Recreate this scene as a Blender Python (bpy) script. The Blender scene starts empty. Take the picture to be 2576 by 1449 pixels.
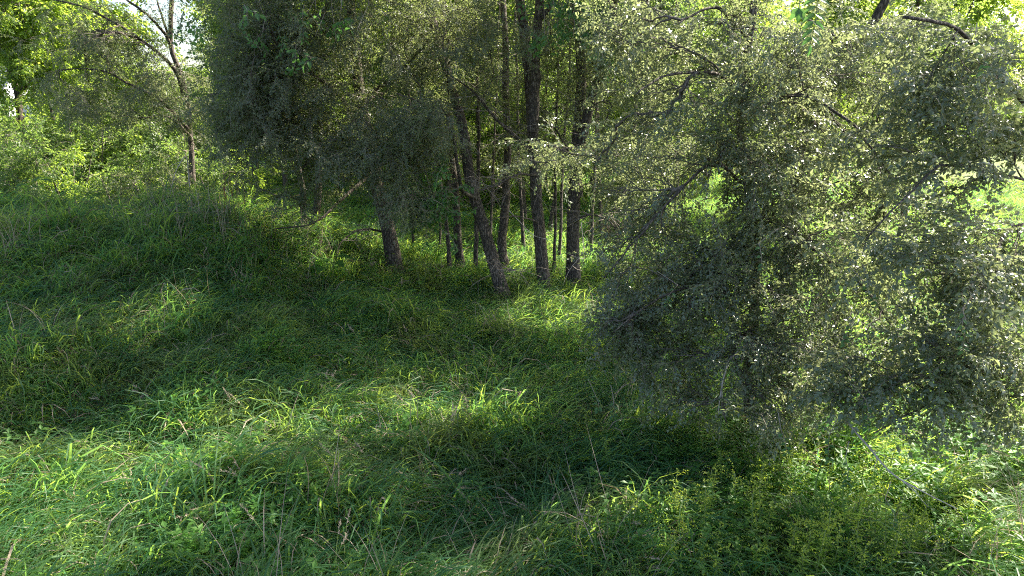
import bpy, math, random
import numpy as np
from mathutils import Vector, noise as mnoise

# ------------------------------------------------------------------ camera, light, exposure
R = math.radians
scene = bpy.context.scene
col = scene.collection
rng = np.random.default_rng(11)
random.seed(5)

CAM = np.array([0.0, 0.0, 4.6]); PITCH = R(15.0)
W0, H0, F0 = 2576.0, 1449.0, 1740.0
cd = bpy.data.cameras.new("camera"); cam = bpy.data.objects.new("camera", cd); col.objects.link(cam)
cam.location = CAM; cam.rotation_euler = (R(90) - PITCH, 0, 0)
cd.sensor_width = 36; cd.lens = 36 * F0 / W0; cd.clip_start = 0.1; cd.clip_end = 600
scene.camera = cam

SUN_AZ, SUN_EL = R(60), R(45)          # azimuth measured from +Y towards +X
SUN = np.array([math.sin(SUN_AZ) * math.cos(SUN_EL), math.cos(SUN_AZ) * math.cos(SUN_EL), math.sin(SUN_EL)])
world = bpy.data.worlds.new("World"); scene.world = world; world.use_nodes = True
wn = world.node_tree.nodes; wl = world.node_tree.links
sky = wn.new("ShaderNodeTexSky"); sky.sky_type = 'NISHITA'; sky.sun_disc = False
sky.sun_elevation = SUN_EL; sky.sun_rotation = SUN_AZ; sky.air_density = 1.0; sky.dust_density = 2.5; sky.ozone_density = 1.0
bg = wn["Background"]; bg.inputs[1].default_value = 0.085
wl.new(sky.outputs[0], bg.inputs[0])
ld = bpy.data.lights.new("sun", 'SUN'); ld.energy = 5.0; ld.angle = R(0.53); ld.color = (1.0, 0.93, 0.80)
sun = bpy.data.objects.new("sun", ld); col.objects.link(sun)
sun.rotation_euler = Vector(SUN).to_track_quat('Z', 'Y').to_euler()
vs = scene.view_settings; vs.view_transform = 'Standard'; vs.look = 'None'; vs.exposure = 2.38; vs.gamma = 1.0; vs.use_curve_mapping = False
scene.cycles.max_bounces = 7; scene.cycles.transmission_bounces = 5; scene.cycles.diffuse_bounces = 4; scene.cycles.glossy_bounces = 2
scene.cycles.use_adaptive_sampling = True; scene.cycles.filter_width = 1.1; scene.cycles.use_denoising = False; scene.cycles.sample_clamp_indirect = 4.0

# ------------------------------------------------------------------ geometry of the view -> world
fwd = np.array([0, math.cos(PITCH), -math.sin(PITCH)]); upv = np.array([0, math.sin(PITCH), math.cos(PITCH)])
def ray(px, py):
    return fwd + (px - W0 / 2) / F0 * np.array([1.0, 0, 0]) + (H0 / 2 - py) / F0 * upv
def at(px, py, Y):
    d = ray(px, py); return CAM + d * (Y / d[1])

def sst(a, b, x):
    t = np.clip((x - a) / (b - a), 0, 1); return t * t * (3 - 2 * t)
def wav(x, y, s, k=0.0):                # smooth pseudo noise, about -1..1
    x = x / s; y = y / s
    return (np.sin(1.7 * x + 0.9 * y + k) + np.sin(-1.1 * x + 2.1 * y + 2.3 * k + 1.3) + np.sin(2.6 * x - 1.3 * y + 1.7 * k + 4.0)
            + np.sin(0.6 * x + 3.1 * y + 0.7 * k + 2.0)) / 3.0
def height(x, y):
    x = np.asarray(x, float); y = np.asarray(y, float)
    m = 1 - sst(-8.0, -0.8, x)
    rise = sst(8.0, 15.5, y)
    fall = 1 - 0.55 * sst(16.5, 22.0, y)
    side = 1 - 0.15 * sst(9, 14, -x)
    z = 2.0 * m * rise * fall * side
    amp = 0.35 + 0.65 * (1 - sst(18, 30, y))
    z = z + amp * (0.17 * wav(x, y, 3.2, 5.0) * m + 0.15 * wav(x, y, 1.6, 0.4) + 0.07 * wav(x, y, 0.6, 2.0))
    return z
def ground(px, py, far=90):
    d = ray(px, py); t = 4.0
    while t < far:
        p = CAM + d * t
        if p[2] <= float(height(p[0], p[1])): break
        t += 0.04 + t * 0.002
    p = CAM + d * t; p[2] = float(height(p[0], p[1])); return p

# ------------------------------------------------------------------ materials
def newmat(name):
    m = bpy.data.materials.new(name); m.use_nodes = True
    nt = m.node_tree; nt.nodes.clear()
    out = nt.nodes.new("ShaderNodeOutputMaterial"); return m, nt, out
def nd(nt, t, **kw):
    n = nt.nodes.new(t)
    for k, v in kw.items(): setattr(n, k, v)
    return n
def mixcol(nt, fac, a, b):
    n = nt.nodes.new("ShaderNodeMix"); n.data_type = 'RGBA'
    for sock, v in ((n.inputs[0], fac), (n.inputs[6], a), (n.inputs[7], b)):
        if hasattr(v, "is_linked") or isinstance(v, bpy.types.NodeSocket): nt.links.new(v, sock)
        elif isinstance(v, (int, float)): sock.default_value = v
        else: sock.default_value = (*v, 1)
    return n.outputs[2]
def leafmat(name, c1, c2, t1, t2, trans=0.45, rough=0.42, spec=0.5, noise_c=None, noise_s=0.6, thr=(0.52, 0.66)):
    """leaf or blade: glossy top, light passing through; c = reflected colour, t = transmitted colour, varied leaf by leaf"""
    m, nt, out = newmat(name)
    at_ = nd(nt, "ShaderNodeAttribute", attribute_name="vary")
    oi = nd(nt, "ShaderNodeObjectInfo")
    ad = nd(nt, "ShaderNodeMath", operation='MULTIPLY_ADD'); nt.links.new(oi.outputs["Random"], ad.inputs[0]); ad.inputs[1].default_value = 0.5
    mu = nd(nt, "ShaderNodeMath", operation='MULTIPLY'); nt.links.new(at_.outputs["Fac"], mu.inputs[0]); mu.inputs[1].default_value = 0.5
    nt.links.new(mu.outputs[0], ad.inputs[2])
    f = ad.outputs[0]
    c = mixcol(nt, f, c1, c2); t = mixcol(nt, f, t1, t2)
    if noise_c:
        g = nd(nt, "ShaderNodeNewGeometry"); nz = nd(nt, "ShaderNodeTexNoise"); nz.inputs["Scale"].default_value = noise_s; nz.inputs["Detail"].default_value = 3
        nt.links.new(g.outputs["Position"], nz.inputs["Vector"])
        mr = nd(nt, "ShaderNodeMapRange"); mr.inputs[1].default_value = thr[0]; mr.inputs[2].default_value = thr[1]
        nt.links.new(nz.outputs[0], mr.inputs[0])
        c = mixcol(nt, mr.outputs[0], c, noise_c[0]); t = mixcol(nt, mr.outputs[0], t, noise_c[1])
    p = nd(nt, "ShaderNodeBsdfPrincipled"); nt.links.new(c, p.inputs["Base Color"])
    p.inputs["Roughness"].default_value = rough; p.inputs["Specular IOR Level"].default_value = spec
    tr = nd(nt, "ShaderNodeBsdfTranslucent"); nt.links.new(t, tr.inputs["Color"])
    mx = nd(nt, "ShaderNodeMixShader"); mx.inputs[0].default_value = trans
    nt.links.new(p.outputs[0], mx.inputs[1]); nt.links.new(tr.outputs[0], mx.inputs[2]); nt.links.new(mx.outputs[0], out.inputs[0])
    return m
def barkmat(name, c1, c2, zs=0.22, scale=26, bump=0.9, moss=None):
    m, nt, out = newmat(name)
    g = nd(nt, "ShaderNodeNewGeometry"); mp = nd(nt, "ShaderNodeMapping"); mp.inputs["Scale"].default_value = (1, 1, zs)
    nt.links.new(g.outputs["Position"], mp.inputs[0])
    nz = nd(nt, "ShaderNodeTexNoise"); nz.inputs["Scale"].default_value = scale; nz.inputs["Detail"].default_value = 5; nz.inputs["Roughness"].default_value = 0.65
    vo = nd(nt, "ShaderNodeTexVoronoi", feature='DISTANCE_TO_EDGE'); vo.inputs["Scale"].default_value = scale * 1.1
    nt.links.new(mp.outputs[0], nz.inputs["Vector"])
    mxv = nd(nt, "ShaderNodeMix", data_type='VECTOR'); mxv.inputs[0].default_value = 0.06
    nt.links.new(mp.outputs[0], mxv.inputs[4]); nt.links.new(nz.outputs[1], mxv.inputs[5]); nt.links.new(mxv.outputs[1], vo.inputs["Vector"])
    rr = nd(nt, "ShaderNodeMapRange"); rr.inputs[2].default_value = 0.28; nt.links.new(vo.outputs[0], rr.inputs[0])
    mm = nd(nt, "ShaderNodeMath", operation='MULTIPLY'); nt.links.new(rr.outputs[0], mm.inputs[0]); nt.links.new(nz.outputs[0], mm.inputs[1])
    c = mixcol(nt, mm.outputs[0], c1, c2)
    if moss:
        n2 = nd(nt, "ShaderNodeTexNoise"); n2.inputs["Scale"].default_value = 2.5; nt.links.new(g.outputs["Position"], n2.inputs["Vector"])
        r2 = nd(nt, "ShaderNodeMapRange"); r2.inputs[1].default_value = 0.5; r2.inputs[2].default_value = 0.75; r2.inputs[4].default_value = 0.6
        nt.links.new(n2.outputs[0], r2.inputs[0]); c = mixcol(nt, r2.outputs[0], c, moss)
    p = nd(nt, "ShaderNodeBsdfPrincipled"); nt.links.new(c, p.inputs["Base Color"]); p.inputs["Roughness"].default_value = 0.85
    p.inputs["Specular IOR Level"].default_value = 0.3
    b = nd(nt, "ShaderNodeBump"); b.inputs["Strength"].default_value = bump; b.inputs["Distance"].default_value = 0.03
    nt.links.new(mm.outputs[0], b.inputs["Height"]); nt.links.new(b.outputs[0], p.inputs["Normal"]); nt.links.new(p.outputs[0], out.inputs[0])
    return m
def flatmat(name, c, rough=0.7, c2=None, scale=8.0, spec=0.3):
    m, nt, out = newmat(name)
    p = nd(nt, "ShaderNodeBsdfPrincipled"); p.inputs["Roughness"].default_value = rough; p.inputs["Specular IOR Level"].default_value = spec
    if c2:
        g = nd(nt, "ShaderNodeNewGeometry"); nz = nd(nt, "ShaderNodeTexNoise"); nz.inputs["Scale"].default_value = scale; nz.inputs["Detail"].default_value = 6
        nt.links.new(g.outputs["Position"], nz.inputs["Vector"])
        mr = nd(nt, "ShaderNodeMapRange"); mr.inputs[1].default_value = 0.35; mr.inputs[2].default_value = 0.65; nt.links.new(nz.outputs[0], mr.inputs[0])
        nt.links.new(mixcol(nt, mr.outputs[0], c, c2), p.inputs["Base Color"])
    else: p.inputs["Base Color"].default_value = (*c, 1)
    nt.links.new(p.outputs[0], out.inputs[0]); return m

M_elm = leafmat("elm_leaf", (0.048, 0.078, 0.045), (0.10, 0.122, 0.078), (0.20, 0.28, 0.06), (0.42, 0.47, 0.17), trans=0.45, rough=0.42, spec=0.6)
M_elm_sunlit = leafmat('sunlit_elm_leaf', (0.055, 0.092, 0.042), (0.12, 0.155, 0.08), (0.20, 0.26, 0.08), (0.40, 0.44, 0.20), trans=0.42, rough=0.33, spec=1.0)  # elm leaf in a lighter colour and glossier, for a more sunlit look
M_elm_fresh = leafmat("fresh_leaf", (0.04, 0.11, 0.035), (0.07, 0.15, 0.045), (0.12, 0.32, 0.06), (0.22, 0.42, 0.08), trans=0.5, rough=0.4)
M_maple = leafmat("maple_leaf", (0.06, 0.12, 0.02), (0.09, 0.16, 0.025), (0.34, 0.50, 0.05), (0.48, 0.62, 0.08), trans=0.6, rough=0.45)
M_shrub = leafmat("shrub_leaf", (0.035, 0.08, 0.022), (0.09, 0.15, 0.04), (0.12, 0.24, 0.04), (0.42, 0.56, 0.10), trans=0.5, rough=0.42)
M_far = leafmat("woodland_leaf", (0.05, 0.10, 0.02), (0.09, 0.14, 0.03), (0.28, 0.42, 0.05), (0.42, 0.54, 0.09), trans=0.55, rough=0.5)
M_grass = leafmat("grass_blade", (0.028, 0.10, 0.055), (0.065, 0.145, 0.05), (0.10, 0.37, 0.10), (0.52, 0.64, 0.06), trans=0.54, rough=0.5, spec=0.3,
                  noise_c=((0.09, 0.12, 0.04), (0.34, 0.42, 0.10)), noise_s=0.8, thr=(0.5, 0.75))
M_dry = leafmat("dry_blade", (0.20, 0.15, 0.11), (0.33, 0.27, 0.19), (0.26, 0.19, 0.11), (0.38, 0.30, 0.18), trans=0.3, rough=0.6)
M_weed = leafmat("weed_leaf", (0.04, 0.12, 0.025), (0.08, 0.17, 0.03), (0.20, 0.48, 0.05), (0.38, 0.58, 0.07), trans=0.5, rough=0.5, spec=.4)
M_gold = leafmat("goldenrod_plume", (0.18, 0.26, 0.03), (0.30, 0.36, 0.05), (0.4, 0.5, 0.04), (0.5, 0.6, 0.06), trans=0.4, rough=0.7)
M_goldleaf = leafmat("goldenrod_leaf", (0.10, 0.18, 0.025), (0.17, 0.25, 0.035), (0.36, 0.58, 0.05), (0.58, 0.70, 0.07), trans=0.5, rough=0.5, spec=.4)
M_seed = leafmat("seed_head", (0.34, 0.25, 0.20), (0.48, 0.38, 0.30), (0.3, 0.22, 0.15), (0.4, 0.3, 0.2), trans=0.25, rough=0.8)
M_rust = leafmat("rust_seed", (0.22, 0.07, 0.03), (0.30, 0.12, 0.05), (0.25, 0.08, 0.03), (0.3, 0.12, 0.05), trans=0.2, rough=0.8)
M_twig = flatmat("twig", (0.16, 0.125, 0.10), 0.7, (0.30, 0.25, 0.21), 30)
M_deadwood = flatmat("dead_wood", (0.34, 0.28, 0.24), 0.65, (0.5, 0.44, 0.38), 20)
M_bark = barkmat("furrowed_bark", (0.025, 0.02, 0.017), (0.34, 0.28, 0.23))
M_bark2 = barkmat("smooth_bark", (0.05, 0.04, 0.033), (0.32, 0.27, 0.23), scale=34, bump=0.5, moss=(0.07, 0.09, 0.05))
M_stem = flatmat("green_stem", (0.12, 0.16, 0.05), 0.6)
M_soil = flatmat("soil_and_thatch", (0.022, 0.028, 0.012), 0.95, (0.075, 0.07, 0.035), 9)

# ------------------------------------------------------------------ objects
def link(o, parent=None):
    col.objects.link(o)
    if parent is not None: o.parent = parent
    return o
def empty(name, loc, label, cat, group=None):
    o = bpy.data.objects.new(name, None); o.empty_display_size = 0.3; o.location = loc
    col.objects.link(o); tag(o, label, cat, group); return o
def tag(o, label, cat, group=None):
    o["label"] = label; o["category"] = cat
    if group: o["group"] = group
    return o
def mesh(name, V, Fc, mats, fm=None, vary=None, smooth=False):
    me = bpy.data.meshes.new(name)
    me.from_pydata([tuple(map(float, v)) for v in V] if not isinstance(V, np.ndarray) else V.tolist(), [], Fc)
    for m in mats: me.materials.append(m)
    if fm is not None: me.polygons.foreach_set("material_index", np.asarray(fm, np.int32))
    if vary is not None:
        a = me.attributes.new("vary", 'FLOAT', 'POINT'); a.data.foreach_set("value", np.asarray(vary, np.float32))
    if smooth: me.polygons.foreach_set("use_smooth", np.ones(len(me.polygons), bool))
    me.update(); return me

class Tubes:
    """a set of tapering tubes along polylines, joined into one mesh"""
    def __init__(s): s.V = []; s.F = []; s.n = 0
    def add(s, P, rad, sides=5, rough=0.0, cap=True):
        P = np.asarray(P, float); n = len(P); rad = np.broadcast_to(np.asarray(rad, float), (n,))
        T = np.gradient(P, axis=0); T /= np.linalg.norm(T, axis=1)[:, None] + 1e-9
        ref = np.array([0.3, 0.9, 0.1]) if abs(T[0][2]) > 0.8 else np.array([0, 0, 1.0])
        A = np.cross(T, ref); A /= np.linalg.norm(A, axis=1)[:, None] + 1e-9; B = np.cross(T, A)
        th = np.arange(sides) * 2 * math.pi / sides
        rr = rad[:, None] * np.ones((1, sides))
        if rough: rr = rr * (1 + rough * rng.normal(0, 1, (n, sides)) * 0.5 + rough * np.sin(th * 3 + rng.uniform(0, 6))[None, :] + rough * 0.8 * np.sin(th * 5 + 2)[None, :])
        V = P[:, None, :] + rr[..., None] * (np.cos(th)[None, :, None] * A[:, None, :] + np.sin(th)[None, :, None] * B[:, None, :])
        b = s.n; s.V.append(V.reshape(-1, 3)); s.n += n * sides
        for i in range(n - 1):
            for j in range(sides):
                k = (j + 1) % sides
                s.F.append((b + i * sides + j, b + i * sides + k, b + (i + 1) * sides + k, b + (i + 1) * sides + j))
        if cap: s.F.append(tuple(b + (n - 1) * sides + j for j in range(sides)))
    def build(s, name, mat, parent=None, smooth=True):
        me = mesh(name, np.concatenate(s.V), s.F, [mat], smooth=smooth)
        return link(bpy.data.objects.new(name, me), parent)
def smooth_line(P, n=24, wob=0.0):
    """Catmull-Rom through the points"""
    P = np.asarray(P, float)
    Q = np.vstack([2 * P[0] - P[1], P, 2 * P[-1] - P[-2]]); out = []
    L = np.linalg.norm(np.diff(P, axis=0), axis=1); cnt = np.maximum(2, (n * L / L.sum()).astype(int))
    for i in range(len(P) - 1):
        p0, p1, p2, p3 = Q[i:i + 4]; t = np.linspace(0, 1, cnt[i], endpoint=False)[:, None]
        out.append(0.5 * (2 * p1 + (p2 - p0) * t + (2 * p0 - 5 * p1 + 4 * p2 - p3) * t ** 2 + (-p0 + 3 * p1 - 3 * p2 + p3) * t ** 3))
    out = np.vstack(out + [P[-1:]])
    if wob:
        w = rng.normal(0, wob, out.shape); w[0] = 0; w = (w + np.roll(w, 1, 0)) / 2; w[0] = 0; out = out + w
    return out

# ---- leaf sprays and tufts: small meshes that crowns and grass are made of
def unit(v): v = np.asarray(v, float); return v / (np.linalg.norm(v) + 1e-9)
class Bits:
    def __init__(s): s.V = []; s.F = []; s.m = []; s.v = []
    def leaf(s, p, d, nrm, L, w, mi=0, fold=0.25, full=False):
        d = unit(d); side = unit(np.cross(nrm, d)); nn = np.cross(d, side); b = len(s.V); v = random.random()
        if full:
            pts = [p, p + d * L * .28 + side * w * .46 + nn * w * fold * .8, p + d * L * .62 + side * w * .36 + nn * w * fold * .5, p + d * L - nn * L * .12,
                   p + d * L * .62 - side * w * .36 + nn * w * fold * .5, p + d * L * .28 - side * w * .46 + nn * w * fold * .8, p + d * L * .5]
            fs = [(0, 6, 1), (1, 6, 2), (2, 6, 3), (3, 6, 4), (4, 6, 5), (5, 6, 0)]
        else:
            pts = [p, p + d * L * .42 + side * w * .5 + nn * w * fold, p + d * L, p + d * L * .42 - side * w * .5 + nn * w * fold]
            fs = [(0, 2, 1), (0, 3, 2)]
        s.V += pts; s.F += [tuple(b + i for i in f) for f in fs]; s.m += [mi] * len(fs); s.v += [v] * len(pts)
    def strip(s, P, w, nrm, mi=0, taper=True, v=None):
        """narrow blade along polyline P"""
        P = np.asarray(P, float); n = len(P); b = len(s.V); v = random.random() if v is None else v
        for i in range(n - 1):
            t = unit(P[min(i + 1, n - 1)] - P[max(i - 1, 0)]); sd = unit(np.cross(nrm, t)); f = i / (n - 1)
            ww = w * (0.65 + 0.35 * math.sin(min(f * 2.2, 1.57))) * (1 - f ** 2.5 if taper else 1)
            s.V += [P[i] - sd * ww / 2, P[i] + sd * ww / 2]
        s.V.append(P[-1]); s.v += [v] * (2 * n - 1)
        for i in range(n - 2): s.F.append((b + 2 * i, b + 2 * i + 1, b + 2 * i + 3, b + 2 * i + 2)); s.m.append(mi)
        s.F.append((b + 2 * n - 4, b + 2 * n - 3, b + 2 * n - 2)); s.m.append(mi)
    def twig(s, P, r, mi=1):
        P = np.asarray(P, float); b = len(s.V); n = len(P)
        for i in range(n):
            t = unit(P[min(i + 1, n - 1)] - P[max(i - 1, 0)]); a = unit(np.cross(t, (0.1, 0.2, 1))); c = np.cross(t, a); rr = r * (1 - 0.7 * i / (n - 1))
            for k in range(3):
                th = k * 2.094; s.V.append(P[i] + rr * (math.cos(th) * a + math.sin(th) * c)); s.v.append(0.5)
        for i in range(n - 1):
            for k in range(3):
                j = (k + 1) % 3; s.F.append((b + 3 * i + k, b + 3 * i + j, b + 3 * i + 3 + j, b + 3 * i + 3 + k)); s.m.append(mi)
    def source(s, name, mats):
        me = mesh(name, np.array(s.V), s.F, mats, s.m, s.v); return bpy.data.objects.new(name, me)
    def build(s, name, mats, parent=None):
        o = s.source(name, mats); return link(o, parent)
def rv(a=1.0): return np.array([random.gauss(0, a) for _ in range(3)])
def spray(name, mats, length, nside, perside, leafL, leafW, droop=0.25, up=0.75, full=False, tw=0.0035, bend=0.5):
    b = Bits(); n = 6; P = [np.zeros(3)]; d = np.array([1.0, 0, 0.1])
    for i in range(n):
        d = unit(d + np.array([0, 0, -droop * 0.25]) + rv(0.12)); P.append(P[-1] + d * length / n)
    b.twig(P, tw)
    lines = [P]
    for k in range(nside):
        i = random.randint(1, n - 1); s = 1 if k % 2 else -1; base = P[i]; dd = unit(np.array([0.7, s * random.uniform(0.5, 1.1), random.uniform(-0.5, 0.35)])); q = [base]
        l2 = length * random.uniform(0.3, 0.6)
        for j in range(3): dd = unit(dd + np.array([0.05, 0, -droop * 0.35]) + rv(0.12)); q.append(q[-1] + dd * l2 / 3)
        b.twig(q, tw * 0.6); lines.append(q)
    for q in lines:
        m = perside if q is not P else int(perside * 1.5)
        for j in range(m):
            t = (j + random.random() * 0.8 + 0.3) / m * (len(q) - 1); i = min(int(t), len(q) - 2); f = min(t - i, 1.0)
            p = q[i] * (1 - f) + q[i + 1] * f; td = unit(q[i + 1] - q[i]); sd = unit(np.cross((0, 0, 1), td)) * (1 if j % 2 else -1)
            dr = unit(td * 0.6 + sd * random.uniform(0.5, 1.1) + np.array([0, 0, -droop * 0.8]) + rv(0.25))
            nr = unit(np.array([0, 0, up]) + rv(0.3)); k = random.uniform(0.6, 1.15)
            b.leaf(p, dr, nr, leafL * k, leafW * k, 0, 0.22, full)
    return b.source(name, mats)
def tuft(name, mats, nb, hmin, hmax, w, spread, lean, rad, mi=0, arch=1.0, seg=5, mixi=None, mixp=0):
    b = Bits()
    for k in range(nb):
        a = random.gauss(0, spread); base = np.array([random.gauss(0, rad), random.gauss(0, rad), -0.03])
        h = random.uniform(hmin, hmax); out = np.array([math.cos(a), math.sin(a), 0]); th = max(0.05, random.gauss(lean, 0.18))
        P = [base]; c = random.uniform(0.5, 1.3) * arch
        for i in range(seg):
            P.append(P[-1] + (out * math.sin(th) + np.array([0, 0, math.cos(th)])) * h / seg); th = min(th + c * (0.22 + 0.16 * i), 2.6)
        tw = random.uniform(-0.9, 0.9); nr = unit(np.array([-out[1] * tw - out[0] * 0.4, out[0] * tw - out[1] * 0.4, 0.8]))
        b.strip(P, w * random.uniform(0.6, 1.25), nr, mixi if (mixi is not None and random.random() < mixp) else mi)
    return b.source(name, mats)

# ---- scatter: one object whose points carry those small meshes
def eulers(X, roll_up, roll):
    """X: unit directions (n,3); returns Euler angles that turn local X to it with local Z near roll_up, rolled by roll"""
    Z = roll_up - (roll_up * X).sum(1)[:, None] * X; Z /= np.linalg.norm(Z, axis=1)[:, None] + 1e-9
    Y = np.cross(Z, X); c, s = np.cos(roll)[:, None], np.sin(roll)[:, None]; Y2 = Y * c + Z * s; Z2 = Z * c - Y * s
    rx = np.arctan2(Y2[:, 2], Z2[:, 2]); ry = -np.arcsin(np.clip(X[:, 2], -1, 1)); rz = np.arctan2(X[:, 1], X[:, 0])
    return np.stack([rx, ry, rz], 1)
_groups = {}
def scatter_group(key, sources):
    if key in _groups: return _groups[key]
    ng = bpy.data.node_groups.new(key, 'GeometryNodeTree'); N = ng.nodes; L = ng.links
    ng.interface.new_socket('Geometry', in_out='INPUT', socket_type='NodeSocketGeometry')
    ng.interface.new_socket('Geometry', in_out='OUTPUT', socket_type='NodeSocketGeometry')
    gi = N.new('NodeGroupInput'); go = N.new('NodeGroupOutput'); jn = N.new('GeometryNodeJoinGeometry')
    def na(name, dt):
        n = N.new('GeometryNodeInputNamedAttribute'); n.data_type = dt; n.inputs[0].default_value = name; return n
    r = na('rot', 'FLOAT_VECTOR'); sc = na('scl', 'FLOAT_VECTOR'); ix = na('idx', 'INT')
    for k, src in enumerate(sources):
        oi = N.new('GeometryNodeObjectInfo'); oi.inputs['Object'].default_value = src; oi.inputs['As Instance'].default_value = False
        cp = N.new('FunctionNodeCompare'); cp.data_type = 'INT'; cp.operation = 'EQUAL'; L.new(ix.outputs['Attribute'], cp.inputs[2]); cp.inputs[3].default_value = k
        ip = N.new('GeometryNodeInstanceOnPoints')
        L.new(gi.outputs[0], ip.inputs['Points']); L.new(cp.outputs[0], ip.inputs['Selection']); L.new(oi.outputs['Geometry'], ip.inputs['Instance'])
        L.new(r.outputs['Attribute'], ip.inputs['Rotation']); L.new(sc.outputs['Attribute'], ip.inputs['Scale'])
        L.new(ip.outputs[0], jn.inputs[0])
    L.new(jn.outputs[0], go.inputs[0]); _groups[key] = ng; return ng
def scatter(name, P, rot, scl, key, sources, parent=None, idx=None):
    me = bpy.data.meshes.new(name); n = len(P); me.vertices.add(n); me.vertices.foreach_set("co", np.asarray(P, np.float32).ravel())
    a = me.attributes.new('rot', 'FLOAT_VECTOR', 'POINT'); a.data.foreach_set("vector", np.asarray(rot, np.float32).ravel())
    scl = np.asarray(scl, np.float32); scl = np.repeat(scl[:, None], 3, 1) if scl.ndim == 1 else scl
    a = me.attributes.new('scl', 'FLOAT_VECTOR', 'POINT'); a.data.foreach_set("vector", scl.ravel())
    a = me.attributes.new('idx', 'INT', 'POINT'); a.data.foreach_set("value", np.asarray(rng.integers(0, len(sources), n) if idx is None else idx, np.int32))
    o = link(bpy.data.objects.new(name, me), parent); md = o.modifiers.new("scatter", 'NODES'); md.node_group = scatter_group(key, sources); return o

S_elm = [spray(f"elm_spray{i}", [M_elm, M_twig], 0.52, 5, 8, 0.046, 0.029, 0.45, tw=.0022) for i in range(6)]
S_elm_near = [spray(f"near_spray{i}", [M_elm_sunlit, M_twig], 0.45, 4, 7, 0.062, 0.039, 0.35, full=True, tw=0.0022) for i in range(6)]
S_mid = [spray(f'mid_spray{i}', [M_elm_sunlit, M_twig], 0.52, 5, 7, 0.056, 0.036, 0.4, tw=.0022) for i in range(6)]
S_fresh = [spray(f"fresh_spray{i}", [M_elm_fresh, M_twig], 0.35, 2, 5, 0.075, 0.045, 0.4, full=True) for i in range(4)]
S_maple = [spray(f"maple_spray{i}", [M_maple, M_twig], 0.6, 5, 6, 0.11, 0.06, 0.6) for i in range(5)]
S_shrub = [spray(f"shrub_spray{i}", [M_shrub, M_twig], 0.5, 5, 6, 0.075, 0.05, 0.2) for i in range(5)]
S_far = [spray(f"wood_spray{i}", [M_far, M_twig], 1.2, 6, 9, 0.14, 0.09, 0.4) for i in range(5)]

# ------------------------------------------------------------------ sunlit openings: where the canopy overhead is thin
LIT = []                                  # ground points (x, y, radius along x, radius along y, strength)
for px, py, rx, ry, s in ((930, 1130, 230, 110, 1.0), (420, 1210, 260, 75, .85), (440, 720, 80, 60, .8), (30, 880, 70, 40, .55), (1340, 825, 110, 28, .9),
                          (960, 1350, 260, 110, .9), (1180, 1400, 140, 45, .8), (2150, 1330, 600, 210, .9), (1620, 1210, 190, 90, .8), (1550, 1390, 260, 80, .75), (250, 1400, 280, 80, .85),
                          (910, 610, 80, 40, .8), (1330, 660, 60, 25, .7), (1570, 640, 50, 40, .6), (2400, 650, 90, 80, .5), (640, 590, 150, 35, .9),
                          (400, 590, 240, 30, .6), (2500, 1150, 160, 120, .6), (1150, 640, 60, 20, .5)):
    g = ground(px, py); d = np.linalg.norm(g - CAM)
    sl = max(0.12, (CAM[2] - g[2]) / d)
    LIT.append((g[0], g[1], rx * d / F0, ry * d / F0 / sl, s))
def litness(P):
    """how strongly the ground spot that a canopy point shades should be left in the sun"""
    z0 = height(P[:, 0] - SUN[0] / SUN[2] * P[:, 2], P[:, 1] - SUN[1] / SUN[2] * P[:, 2])
    t = (P[:, 2] - z0) / SUN[2]; gx = P[:, 0] - SUN[0] * t; gy = P[:, 1] - SUN[1] * t; w = np.zeros(len(P))
    n = 1 + 0.22 * wav(gx, gy, 0.5, 3.0)
    for x, y, rx, ry, s in LIT:
        q = np.hypot((gx - x) / (rx + .25), (gy - y) / (ry + .25)) * n; w = np.maximum(w, s * (1 - sst(0.85, 1.2, q)))
    return w

# ------------------------------------------------------------------ tree grower
HIGH = 1.9                                # sprays in the tops, above the frame, are coarser
def tops(zone, z=9.3, n=16):  # unseen lobes, added above the frame to shade the clearing
    """upper crown lobes that throw their shade on the ground spots of a zone (x0, x1, y0, y1)"""
    x0, x1, y0, y1 = zone; out = []; t = z / SUN[2]
    for x in np.arange(x0, x1, 1.9):
        for y in np.arange(y0, y1, 1.9): out.append((np.array([x + .95 + SUN[0] * t, y + .95 + SUN[1] * t, z]), (1.5, 1.5, 1.0), n))
    return out
def cluster_points(ells):
    C = []
    for e in ells:
        (c, r, n) = e; u = rng.normal(0, 1, (n, 3)); u /= np.linalg.norm(u, axis=1)[:, None]; k = rng.uniform(0.0, 1, n) ** 0.45 * rng.normal(1, 0.16, n)
        C.append(np.asarray(c) + u * k[:, None] * np.asarray(r))
    return np.vstack(C)
def E_(px, py, Y, rx, ry, rd, n):
    """crown lobe: centre seen at (px, py) at depth Y, half width and height in the photo's pixels, half depth in metres"""
    c = at(px, py, Y); s = Y / F0; return (c, (rx * s, rd, ry * s), n)
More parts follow.
